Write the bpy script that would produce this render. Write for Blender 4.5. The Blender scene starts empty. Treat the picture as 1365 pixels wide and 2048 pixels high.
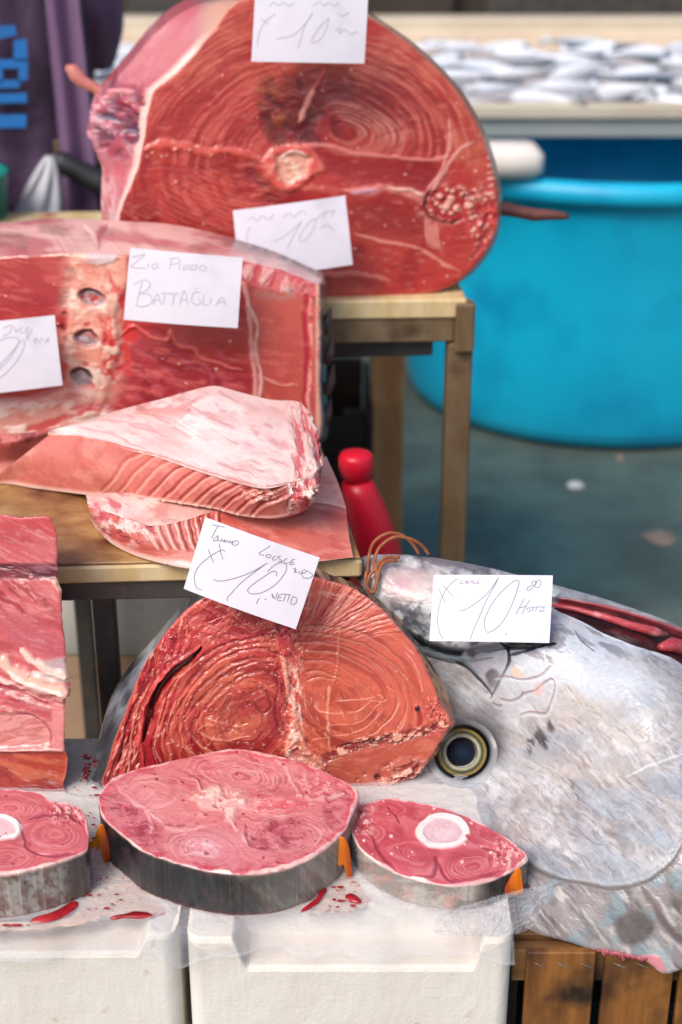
import bpy, math, random
import numpy as np
from mathutils import Vector
sc = bpy.context.scene
C = sc.collection
R = math.radians
random.seed(5)

# ------------------------------------------------------------------ camera, sky, sun, exposure
CAMH, PITCH, FPX = 1.4, R(24.0), 2900.0
cam_d = bpy.data.cameras.new('camera')
cam = bpy.data.objects.new('camera', cam_d); C.objects.link(cam)
cam.location = (0, 0, CAMH); cam.rotation_euler = (R(90) - PITCH, 0, 0)
cam_d.sensor_fit = 'VERTICAL'; cam_d.sensor_height = 36.0; cam_d.sensor_width = 24.0
cam_d.lens = FPX / 2048 * 36
cam_d.clip_start = 0.05; cam_d.clip_end = 200
cam_d.dof.use_dof = True; cam_d.dof.focus_distance = 1.60; cam_d.dof.aperture_fstop = 3.2
sc.camera = cam
W = bpy.data.worlds.new('World'); sc.world = W; W.use_nodes = True
wn = W.node_tree; bg = wn.nodes['Background']
sky = wn.nodes.new('ShaderNodeTexSky'); sky.sky_type = 'NISHITA'; sky.sun_disc = False
SUN_EL, SUN_AZ = R(48), R(216)      # azimuth measured clockwise from +Y
sky.sun_elevation = SUN_EL; sky.sun_rotation = SUN_AZ
sky.air_density = 1.0; sky.dust_density = 3.0; sky.ozone_density = 0.6
wn.links.new(sky.outputs[0], bg.inputs[0]); bg.inputs[1].default_value = 0.12
sd = bpy.data.lights.new('sun', 'SUN'); sd.energy = 1.9; sd.angle = R(28); sd.color = (1.0, 0.95, 0.9)
sun = bpy.data.objects.new('sun', sd); C.objects.link(sun)
sun.rotation_euler = (R(90) - SUN_EL, 0, -SUN_AZ + R(180))
sun.location = (0, 0, 5)
sc.view_settings.view_transform = 'Standard'; sc.view_settings.look = 'None'
sc.view_settings.exposure = 0.42; sc.view_settings.gamma = 1
sc.cycles.max_bounces = 8; sc.cycles.transparent_max_bounces = 12

# ------------------------------------------------------------------ maths helpers
CP = np.array([0, 0, CAMH]); Fv = np.array([0, math.cos(PITCH), -math.sin(PITCH)])
Uv = np.array([0, math.sin(PITCH), math.cos(PITCH)]); Rv = np.array([1.0, 0, 0])
def ray(px, py):
    px = np.asarray(px, float); py = np.asarray(py, float)
    return Fv + np.multiply.outer((px - 682.5) / FPX, Rv) + np.multiply.outer((1024 - py) / FPX, Uv)
def atY(px, py, Y):
    d = ray(px, py); t = np.asarray(Y) / d[..., 1]
    return CP + d * t[..., None]
def atZ(px, py, Z):
    d = ray(px, py); t = (np.asarray(Z) - CAMH) / d[..., 2]
    return CP + d * t[..., None]
class Plane:
    def __init__(s, px, py, Y, lean=0, yaw=0, z=None):
        s.O = atY(px, py, Y) if z is None else atZ(px, py, z)
        l, w = R(lean), R(yaw)
        s.n = np.array([math.sin(w) * math.cos(l), -math.cos(w) * math.cos(l), math.sin(l)])
    def at(s, px, py, off=0.0):
        d = ray(px, py); t = ((s.O - s.n * off - CP) @ s.n) / (d @ s.n)
        return CP + d * t[..., None]
def crom(p, n, closed=True):
    """Catmull-Rom through control points, n samples spaced by chord length."""
    p = np.asarray(p, float); m = len(p)
    k = m if closed else m - 1
    q = 12
    t = np.linspace(0, 1, q, endpoint=False)
    out = []; par = []
    for i in range(k):
        if closed: a, b, c, d = p[(i - 1) % m], p[i], p[(i + 1) % m], p[(i + 2) % m]
        else: a, b, c, d = p[max(i - 1, 0)], p[i], p[i + 1], p[min(i + 2, m - 1)]
        T = t[:, None]
        out.append(.5 * ((2 * b) + (c - a) * T + (2 * a - 5 * b + 4 * c - d) * T ** 2 + (3 * b - a - 3 * c + d) * T ** 3))
    out = np.vstack(out)
    out = np.vstack([out, p[0] if closed else p[-1]])
    return out
def resample(ctrl, n, closed=True, ref=None):
    """returns n points; parameterised by the chord length of ref (or itself) so that several rings match."""
    o = crom(ctrl, n, closed); r = o if ref is None else crom(ref, n, closed)
    s = np.r_[0, np.cumsum(np.linalg.norm(np.diff(r[:, :2], axis=0), axis=1))]
    u = np.linspace(0, s[-1], n + 1)[:-1] if closed else np.linspace(0, s[-1], n)
    return np.stack([np.interp(u, s, o[:, k]) for k in range(o.shape[1])], 1)
def sst(a, b, x):
    t = np.clip((x - a) / (b - a + 1e-12), 0, 1); return t * t * (3 - 2 * t)
def hsh(i, j, s):
    h = (i.astype(np.int64) * 374761393 + j.astype(np.int64) * 668265263 + int(s) * 974634777) & 0xffffffff
    h = ((h ^ (h >> 13)) * 1274126177) & 0xffffffff
    return ((h ^ (h >> 16)) & 0xffff) / 65535.0
def vn(x, y, s=0):
    i = np.floor(x); j = np.floor(y); fx = x - i; fy = y - j
    fx = fx * fx * fx * (fx * (fx * 6 - 15) + 10); fy = fy * fy * fy * (fy * (fy * 6 - 15) + 10)
    i = i.astype(np.int64); j = j.astype(np.int64)
    return (hsh(i, j, s) * (1 - fx) + hsh(i + 1, j, s) * fx) * (1 - fy) + (hsh(i, j + 1, s) * (1 - fx) + hsh(i + 1, j + 1, s) * fx) * fy
def fbm(x, y, s=0, o=4):
    v = 0; a = .5; tot = 0
    for k in range(o):
        v = v + a * vn(x, y, s + k * 17); tot += a; a *= .55; x = x * 2.03 + 5.2; y = y * 2.01 + 1.7
    return v / tot
def lin(h):
    h = h.lstrip('#'); c = np.array([int(h[i:i + 2], 16) / 255 for i in (0, 2, 4)])
    return np.where(c <= .04045, c / 12.92, ((c + .055) / 1.055) ** 2.4)

class Paint:
    """pigment, relief (mm) and gloss of one surface, evaluated in the surface's own flat coordinates"""
    def __init__(s, x, y, base, rough=.4):
        s.x0, s.y0 = np.asarray(x, float), np.asarray(y, float); s.x, s.y = s.x0, s.y0
        s.c = np.tile(lin(base), (len(s.x), 1)); s.h = np.zeros(len(s.x)); s.r = np.full(len(s.x), rough)
    def warp(s, amp, sc_, seed=1):
        s.x = s.x0 + amp * (fbm(s.x0 / sc_, s.y0 / sc_, seed, 3) - .5) * 2
        s.y = s.y0 + amp * (fbm(s.x0 / sc_, s.y0 / sc_, seed + 50, 3) - .5) * 2
    def mix(s, m, col, h=0, r=None):
        if col is not None: s.c += (lin(col) - s.c) * m[:, None]
        s.h += h * m
        if r is not None: s.r += (r - s.r) * m
    def noise(s, col, sc_=40, lo=.45, hi=.6, a=1, seed=3, st=1, ang=0, h=0, o=4, mask=None, r=None):
        ca, sa = math.cos(R(ang)), math.sin(R(ang))
        u = (s.x * ca + s.y * sa) / (sc_ * st); v = (-s.x * sa + s.y * ca) / sc_
        m = sst(lo - .045, hi + .05, fbm(u, v, seed, o)) * a
        if mask is not None: m = m * mask
        s.mix(m, col, h, r)
    def radial(s, cx, cy, col, sc_=6, ln=60, lo=.5, hi=.65, a=1, seed=9, h=0, mask=None, k=1.0):
        """streaks that run outwards from a point"""
        th = np.arctan2(s.y - cy, s.x - cx); rr = np.hypot(s.x - cx, s.y - cy)
        m = sst(lo, hi, fbm(th * 200 / sc_ * k, rr / ln, seed, 3)) * a
        if mask is not None: m = m * mask
        s.mix(m, col, h)
    def dist(s, pts, closed=False, smooth=True, wid=None):
        p = crom(pts, 0, closed) if smooth and len(pts) > 2 else np.asarray(pts, float)
        if smooth and len(pts) > 2: p = np.vstack([p[:-1:3], p[-1:]])
        d = np.full(len(s.x), 1e9); t = np.zeros(len(s.x))
        lo = p[:, :2].min(0) - 60; hi = p[:, :2].max(0) + 60
        ix = np.where((s.x > lo[0]) & (s.x < hi[0]) & (s.y > lo[1]) & (s.y < hi[1]))[0]
        X = s.x[ix]; Y = s.y[ix]; D = d[ix]; T = t[ix]
        L = np.r_[0, np.cumsum(np.linalg.norm(np.diff(p[:, :2], axis=0), axis=1))]; L /= max(L[-1], 1e-9)
        for i in range(len(p) - 1):
            a, b = p[i, :2], p[i + 1, :2]; e = b - a; l2 = e @ e + 1e-9
            q = np.clip(((X - a[0]) * e[0] + (Y - a[1]) * e[1]) / l2, 0, 1)
            dd = np.hypot(X - a[0] - q * e[0], Y - a[1] - q * e[1])
            k = dd < D; D[k] = dd[k]; T[k] = (L[i] + (L[i + 1] - L[i]) * q)[k]
        d[ix] = D; t[ix] = T
        return d, t
    def line(s, pts, w, col, a=1, h=0, soft=.6, taper=.15, brk=0, closed=False, r=None, seed=4):
        d, t = s.dist(pts, closed)
        ww = w * (1 if closed or taper == 0 else np.minimum(1, .25 + np.minimum(t, 1 - t) / taper))
        ww = ww * (.7 + .6 * vn(s.x0 / 14, s.y0 / 14, seed + 5))
        m = (1 - sst(ww * (1 - soft), ww * (1 + soft), d)) * a
        if brk: m = m * sst(brk - .12, brk + .12, fbm(s.x0 / 16, s.y0 / 16, seed, 3))
        s.mix(m, col, h, r)
        return m
    def inside(s, pts, soft=6, smooth=True):
        p = crom(pts, 0, True)[::2] if smooth else np.vstack([pts, pts[:1]]).astype(float)
        if np.any(p[0] != p[-1]): p = np.vstack([p, p[:1]])
        ins = np.zeros(len(s.x), bool)
        for i in range(len(p) - 1):
            (x1, y1), (x2, y2) = p[i], p[i + 1]
            c = ((y1 > s.y) != (y2 > s.y)) & (s.x < (x2 - x1) * (s.y - y1) / (y2 - y1 + 1e-12) + x1)
            ins ^= c
        d, _ = s.dist(p, smooth=False)
        return sst(-soft, soft, np.where(ins, d, -d))
    def poly(s, pts, col, a=1, soft=6, h=0, r=None, smooth=True):
        m = s.inside(pts, soft, smooth) * a; s.mix(m, col, h, r); return m
    def rings(s, c, ax, rot, sp, w, col, a=1, h=0, r0=0, r1=1e9, a0=None, a1=None, wob=5, seed=6, brk=0, fade=20, grow=0):
        ca, sa = math.cos(R(rot)), math.sin(R(rot))
        X_, Y_ = s.x0 * .55 + s.x * .45, s.y0 * .55 + s.y * .45
        dx, dy = X_ - c[0], Y_ - c[1]; wob = min(wob, .9 * sp)
        u = (dx * ca + dy * sa) / ax[0]; v = (-dx * sa + dy * ca) / ax[1]
        rho = np.hypot(u, v) + wob * (fbm(s.x0 / 90, s.y0 / 90, seed, 2) - .5)
        q = rho / sp
        if grow: q = (np.log1p(rho * grow / sp)) / grow
        f = np.abs(q - np.round(q)) * sp
        m = (1 - sst(w * .4, w * 1.4, f)) * sst(r0, r0 + fade, rho) * (1 - sst(r1 - fade, r1, rho)) * a
        if a0 is not None:
            th = (np.degrees(np.arctan2(dy, dx)) - a0) % 360; sp_ = (a1 - a0) % 360 or 360
            m = m * sst(0, 15, th) * (1 - sst(sp_ - 15, sp_, th))
        if brk: m = m * sst(brk - .15, brk + .15, fbm(s.x / 22, s.y / 22, seed + 3, 3))
        s.mix(m, col, h); return m
    def lam(s, c, ax, rot, th, ln, r1, light, dark, a=.7, h=.4, r0=0, seed=5, mask=None, lo=.5):
        """irregular muscle layers that wrap round a point"""
        ca, sa = math.cos(R(rot)), math.sin(R(rot)); dx, dy = s.x - c[0], s.y - c[1]
        u = (dx * ca + dy * sa) / ax[0]; v = (-dx * sa + dy * ca) / ax[1]
        rho = np.hypot(u, v) + 14 * (fbm(s.x0 / 60, s.y0 / 60, seed + 7, 3) - .5); t = np.arctan2(v, u)
        n = fbm(rho / th, t * np.maximum(rho, 12) / ln, seed, 4)
        m0 = (1 - sst(r1 * .75, r1 * 1.1, rho)) * sst(r0, r0 + 10, rho)
        if mask is not None: m0 = m0 * mask
        s.mix(sst(lo + .02, lo + .14, n) * m0 * a, light, h); s.mix(sst(lo - .03, lo - .14, n) * m0 * a, dark, -h)
    def spots(s, col, cell=14, rad=3, p=.3, a=1, h=0, seed=8, mask=None, r=None):
        gx = np.floor(s.x / cell); gy = np.floor(s.y / cell)
        m = np.zeros(len(s.x))
        for ox in (-1, 0, 1):
            for oy in (-1, 0, 1):
                i, j = gx + ox, gy + oy
                cx = (i + hsh(i, j, seed)) * cell; cy = (j + hsh(i, j, seed + 1)) * cell
                k = hsh(i, j, seed + 2) < p; rr = rad * (.4 + hsh(i, j, seed + 3))
                d = np.hypot(s.x - cx, (s.y - cy) * 1.2)
                m = np.maximum(m, np.where(k, 1 - sst(rr * .6, rr * 1.3, d), 0))
        m = m * a
        if mask is not None: m = m * mask
        s.mix(m, col, h, r); return m
    def near(s, x, y, rx, ry=None, soft=.5):
        d = np.hypot((s.x - x) / rx, (s.y - y) / (ry or rx)); return 1 - sst(1 - soft, 1 + soft, d)

# ------------------------------------------------------------------ object helpers
def setp(o, label=None, cat=None, group=None, kind=None):
    if label: o['label'] = label
    if cat: o['category'] = cat
    if group: o['group'] = group
    if kind: o['kind'] = kind
    return o
def empty(name, loc, label=None, cat=None, group=None):
    o = bpy.data.objects.new(name, None); C.objects.link(o); o.location = Vector([float(v) for v in loc])
    o.empty_display_size = .02
    return setp(o, label, cat, group)
def link(name, me, parent=None):
    o = bpy.data.objects.new(name, me); C.objects.link(o)
    if parent is not None:
        o.parent = parent
        off = Vector((0, 0, 0)); q = parent
        while q is not None: off += q.location; q = q.parent
        me.transform(__import__('mathutils').Matrix.Translation(-off))
    return o
def mesh(name, V, Fq, mat, parent=None, col=None, smooth=True, rough=None):
    """V (n,3) array, Fq list/array of faces"""
    me = bpy.data.meshes.new(name)
    V = np.asarray(V, float)
    if isinstance(Fq, np.ndarray):
        me.vertices.add(len(V)); me.vertices.foreach_set('co', V.ravel())
        k = Fq.shape[1]; me.loops.add(Fq.size); me.loops.foreach_set('vertex_index', Fq.ravel().astype(np.int32))
        me.polygons.add(len(Fq)); me.polygons.foreach_set('loop_start', np.arange(0, Fq.size, k, dtype=np.int32))
        try: me.polygons.foreach_set('loop_total', np.full(len(Fq), k, np.int32))
        except Exception: pass
        me.update(calc_edges=True); me.validate()
    else:
        me.from_pydata([tuple(v) for v in V], [], Fq); me.update()
    if col is not None:
        a = me.color_attributes.new('Col', 'FLOAT_COLOR', 'POINT')
        rr = np.full((len(V), 1), .4) if rough is None else np.asarray(rough).reshape(-1, 1)
        a.data.foreach_set('color', np.hstack([np.clip(col, 0, 1), np.clip(rr, .02, 1)]).astype(np.float32).ravel())
    if smooth: me.polygons.foreach_set('use_smooth', np.ones(len(me.polygons), bool))
    me.materials.append(mat)
    return link(name, me, parent)
def gridfaces(n, m, wrap=True, off=0, flip=False):
    """n columns around, m rows; vertex index = row*n+col"""
    c = np.arange(n if wrap else n - 1); r = np.arange(m - 1)
    cc, rr = np.meshgrid(c, r); a = rr * n + cc; b = rr * n + (cc + 1) % n
    f = np.stack([a, b, b + n, a + n], -1).reshape(-1, 4) + off
    return f[:, ::-1] if flip else f
class MB:
    """collects boxes, tubes and lathes; build() links them as one mesh"""
    def __init__(s): s.v = []; s.f = []
    def add(s, V, F):
        o = len(s.v); s.v += [tuple(map(float, v)) for v in V]; s.f += [[i + o for i in f] for f in F]; return s
    def box(s, a, b, rz=0, piv=None, bev=.0):
        x0, y0, z0 = a; x1, y1, z1 = b
        e = bev
        if e:
            V = []; 
            for (z, k) in ((z0, e), (z0 + e, 0), (z1 - e, 0), (z1, e)):
                V += [(x0 + k + e, y0 + k, z), (x1 - k - e, y0 + k, z), (x1 - k, y0 + k + e, z), (x1 - k, y1 - k - e, z), (x1 - k - e, y1 - k, z), (x0 + k + e, y1 - k, z), (x0 + k, y1 - k - e, z), (x0 + k, y0 + k + e, z)]
            F = [list(range(7, -1, -1)), [24 + i for i in range(8)]]
            for r_ in range(3):
                for i in range(8): F.append([r_ * 8 + i, r_ * 8 + (i + 1) % 8, r_ * 8 + 8 + (i + 1) % 8, r_ * 8 + 8 + i])
        else:
            V = [(x0, y0, z0), (x1, y0, z0), (x1, y1, z0), (x0, y1, z0), (x0, y0, z1), (x1, y0, z1), (x1, y1, z1), (x0, y1, z1)]
            F = [[3, 2, 1, 0], [4, 5, 6, 7], [0, 1, 5, 4], [1, 2, 6, 5], [2, 3, 7, 6], [3, 0, 4, 7]]
        if rz:
            p = piv or ((x0 + x1) / 2, (y0 + y1) / 2); c_, s_ = math.cos(rz), math.sin(rz)
            V = [(p[0] + (x - p[0]) * c_ - (y - p[1]) * s_, p[1] + (x - p[0]) * s_ + (y - p[1]) * c_, z) for x, y, z in V]
        return s.add(V, F)
    def tube(s, pts, rad, n=8, caps=True):
        P = [Vector([float(q) for q in p]) for p in pts]; V = []; F = []
        up = Vector((0, 0, 1)); prev = None
        for i, p in enumerate(P):
            t = (P[min(i + 1, len(P) - 1)] - P[max(i - 1, 0)]).normalized()
            if prev is None:
                a = t.cross(up); a = a if a.length > .05 else t.cross(Vector((1, 0, 0)))
            else: a = prev - t * prev.dot(t)
            a.normalize(); b = t.cross(a); prev = a
            rr = rad[i] if hasattr(rad, '__len__') else rad
            for k in range(n):
                q = 2 * math.pi * k / n; V.append(p + a * (math.cos(q) * rr) + b * (math.sin(q) * rr))
        for i in range(len(P) - 1):
            for k in range(n): F.append([i * n + k, i * n + (k + 1) % n, (i + 1) * n + (k + 1) % n, (i + 1) * n + k])
        if caps: F += [list(range(n - 1, -1, -1)), [(len(P) - 1) * n + k for k in range(n)]]
        return s.add(V, F)
    def lathe(s, prof, c, n=64):
        V = []; F = []
        for r, z in prof:
            for k in range(n):
                q = 2 * math.pi * k / n; V.append((c[0] + r * math.cos(q), c[1] + r * math.sin(q), c[2] + z))
        for i in range(len(prof) - 1):
            for k in range(n): F.append([i * n + k, i * n + (k + 1) % n, (i + 1) * n + (k + 1) % n, (i + 1) * n + k])
        return s.add(V, F)
    def build(s, name, mat, parent=None, smooth=False):
        return mesh(name, np.array(s.v), s.f, mat, parent, smooth=smooth)

# ------------------------------------------------------------------ materials
def nodes(m):
    m.use_nodes = True; nt = m.node_tree; return nt, nt.nodes['Principled BSDF']
def attr_mat(name, bump=.15, bscale=900, sss=.0, coat=0, spec=.5, metal=0, bdist=.0006, aniso=(1, 1, 1)):
    m = bpy.data.materials.new(name); nt, b = nodes(m)
    a = nt.nodes.new('ShaderNodeVertexColor'); a.layer_name = 'Col'
    tc = nt.nodes.new('ShaderNodeTexCoord'); mp = nt.nodes.new('ShaderNodeMapping'); mp.inputs['Scale'].default_value = aniso
    nt.links.new(tc.outputs['Object'], mp.inputs[0])
    n1 = nt.nodes.new('ShaderNodeTexNoise'); n1.inputs['Scale'].default_value = bscale; n1.inputs['Detail'].default_value = 4
    nt.links.new(mp.outputs[0], n1.inputs['Vector'])
    bp = nt.nodes.new('ShaderNodeBump'); bp.inputs['Strength'].default_value = bump; bp.inputs['Distance'].default_value = bdist
    nt.links.new(n1.outputs[0], bp.inputs['Height']); nt.links.new(bp.outputs[0], b.inputs['Normal'])
    # fine pigment variation
    n2 = nt.nodes.new('ShaderNodeTexNoise'); n2.inputs['Scale'].default_value = bscale * .6; n2.inputs['Detail'].default_value = 3
    nt.links.new(mp.outputs[0], n2.inputs['Vector'])
    mr = nt.nodes.new('ShaderNodeMapRange'); mr.inputs[3].default_value = .82; mr.inputs[4].default_value = 1.18
    nt.links.new(n2.outputs[0], mr.inputs[0])
    mx = nt.nodes.new('ShaderNodeVectorMath'); mx.operation = 'SCALE'
    nt.links.new(a.outputs[0], mx.inputs[0]); nt.links.new(mr.outputs[0], mx.inputs['Scale'])
    nt.links.new(mx.outputs[0], b.inputs['Base Color'])
    nt.links.new(a.outputs[1], b.inputs['Roughness'])
    b.inputs['Specular IOR Level'].default_value = spec; b.inputs['Metallic'].default_value = metal
    if coat: b.inputs['Coat Weight'].default_value = coat; b.inputs['Coat Roughness'].default_value = .12
    if sss:
        b.inputs['Subsurface Weight'].default_value = sss; b.inputs['Subsurface Radius'].default_value = (1, .35, .25)
        b.inputs['Subsurface Scale'].default_value = .004
    return m
def noise_mat(name, c1, c2, scale=8, rough=.5, bump=.2, bscale=60, bdist=.002, stretch=(1, 1, 1), lo=.35, hi=.65, c3=None, s3=3, lo3=.6, hi3=.7, spec=.5, metal=0, rough2=None, coat=0):
    m = bpy.data.materials.new(name); nt, b = nodes(m)
    tc = nt.nodes.new('ShaderNodeTexCoord'); mp = nt.nodes.new('ShaderNodeMapping'); mp.inputs['Scale'].default_value = stretch
    nt.links.new(tc.outputs['Object'], mp.inputs[0])
    n = nt.nodes.new('ShaderNodeTexNoise'); n.inputs['Scale'].default_value = scale; n.inputs['Detail'].default_value = 6; n.inputs['Roughness'].default_value = .6
    nt.links.new(mp.outputs[0], n.inputs['Vector'])
    mr = nt.nodes.new('ShaderNodeMapRange'); mr.inputs[1].default_value = lo; mr.inputs[2].default_value = hi; nt.links.new(n.outputs[0], mr.inputs[0])
    mx = nt.nodes.new('ShaderNodeMix'); mx.data_type = 'RGBA'
    mx.inputs[6].default_value = (*lin(c1), 1); mx.inputs[7].default_value = (*lin(c2), 1); nt.links.new(mr.outputs[0], mx.inputs[0])
    out = mx.outputs[2]
    if c3:
        n3 = nt.nodes.new('ShaderNodeTexNoise'); n3.inputs['Scale'].default_value = s3; n3.inputs['Detail'].default_value = 5
        mp3 = nt.nodes.new('ShaderNodeMapping'); mp3.inputs['Location'].default_value = (3.1, 7.7, 1.3); nt.links.new(tc.outputs['Object'], mp3.inputs[0])
        nt.links.new(mp3.outputs[0], n3.inputs['Vector'])
        m3 = nt.nodes.new('ShaderNodeMapRange'); m3.inputs[1].default_value = lo3; m3.inputs[2].default_value = hi3; nt.links.new(n3.outputs[0], m3.inputs[0])
        x3 = nt.nodes.new('ShaderNodeMix'); x3.data_type = 'RGBA'; x3.inputs[7].default_value = (*lin(c3), 1)
        nt.links.new(out, x3.inputs[6]); nt.links.new(m3.outputs[0], x3.inputs[0]); out = x3.outputs[2]
    nt.links.new(out, b.inputs['Base Color'])
    b.inputs['Roughness'].default_value = rough; b.inputs['Specular IOR Level'].default_value = spec; b.inputs['Metallic'].default_value = metal
    if coat: b.inputs['Coat Weight'].default_value = coat
    if rough2 is not None:
        r2 = nt.nodes.new('ShaderNodeMapRange'); r2.inputs[1].default_value = lo; r2.inputs[2].default_value = hi
        r2.inputs[3].default_value = rough; r2.inputs[4].default_value = rough2
        nt.links.new(n.outputs[0], r2.inputs[0]); nt.links.new(r2.outputs[0], b.inputs['Roughness'])
    if bump:
        nb = nt.nodes.new('ShaderNodeTexNoise'); nb.inputs['Scale'].default_value = bscale; nb.inputs['Detail'].default_value = 5
        nt.links.new(mp.outputs[0], nb.inputs['Vector'])
        bp = nt.nodes.new('ShaderNodeBump'); bp.inputs['Strength'].default_value = bump; bp.inputs['Distance'].default_value = bdist
        nt.links.new(nb.outputs[0], bp.inputs['Height']); nt.links.new(bp.outputs[0], b.inputs['Normal'])
    return m
M_meat = attr_mat('wet_meat', bump=.5, bscale=380, sss=.08, coat=.3, spec=.5)
M_skin = attr_mat('fish_skin', bump=.25, bscale=420, coat=.35, spec=.5)
M_head = attr_mat('silver_skin', bump=.3, bscale=300, coat=.3, metal=.0, spec=.5)
M_foam = noise_mat('white_foam', 'E6E0D8', 'D8CFC4', 7, .7, .5, 240, .0012, c3='C4A488', s3=42, lo3=.70, hi3=.78)
M_paper = noise_mat('paper', 'E4E0EA', 'DAD6E2', 14, .8, .06, 300, .0003, c3='CFC8D6', s3=18, lo3=.58, hi3=.78)
M_ink = noise_mat('ink', '85818A', '6E6A75', 400, .7, 0)
M_ink2 = noise_mat('faded_ink', 'C2BDC8', 'B2ACBA', 400, .7, 0)
M_wood_board = noise_mat('stained_board', '96683A', 'C29A64', 11, .40, .5, 70, .001, (2, 3, 1), c3='64341C', s3=8, lo3=.46, hi3=.66)
M_cream = noise_mat('cream_board_edge', 'DDC9A0', 'C9A970', 9, .5, .2, 90, .001, (3, 1, 1), c3='9A4A30', s3=16, lo3=.66, hi3=.76)
M_metal = noise_mat('table_metal', '94836A', '74593C', 12, .45, .2, 80, .001, (1, 1, .4), metal=.25, c3='4A3424', s3=15, lo3=.55, hi3=.75)
M_metal_d = noise_mat('dark_table_metal', '5C5753', '47423F', 12, .4, .2, 80, .001, metal=.4, c3='6b5a44', s3=18)
M_tub = noise_mat('turquoise_plastic', '04A6CE', '0CB4D8', 2.2, .42, .08, 40, .002, c3='0094C0', s3=5, lo3=.5, hi3=.7)
M_red = noise_mat('red_plastic', 'D6102C', 'DE1834', 6, .35, .05, 40, .001)
M_crate = noise_mat('crate_wood', '94602A', '643C18', 14, .6, .5, 60, .0015, (3, 3, .35), c3='24140C', s3=14, lo3=.48, hi3=.66)
M_rail = noise_mat('crate_rail_wood', '8A6238', '5C3A1E', 16, .65, .5, 60, .0015, (.3, 3, 3), c3='2E1C10', s3=12, lo3=.55, hi3=.7)
M_staple = noise_mat('staple_steel', 'C8C4BE', '8e8a84', 30, .3, 0, metal=.8)
M_cord = noise_mat('brown_cord', 'A8643C', '8A4A2A', 80, .5, .4, 300, .0005)

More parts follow.
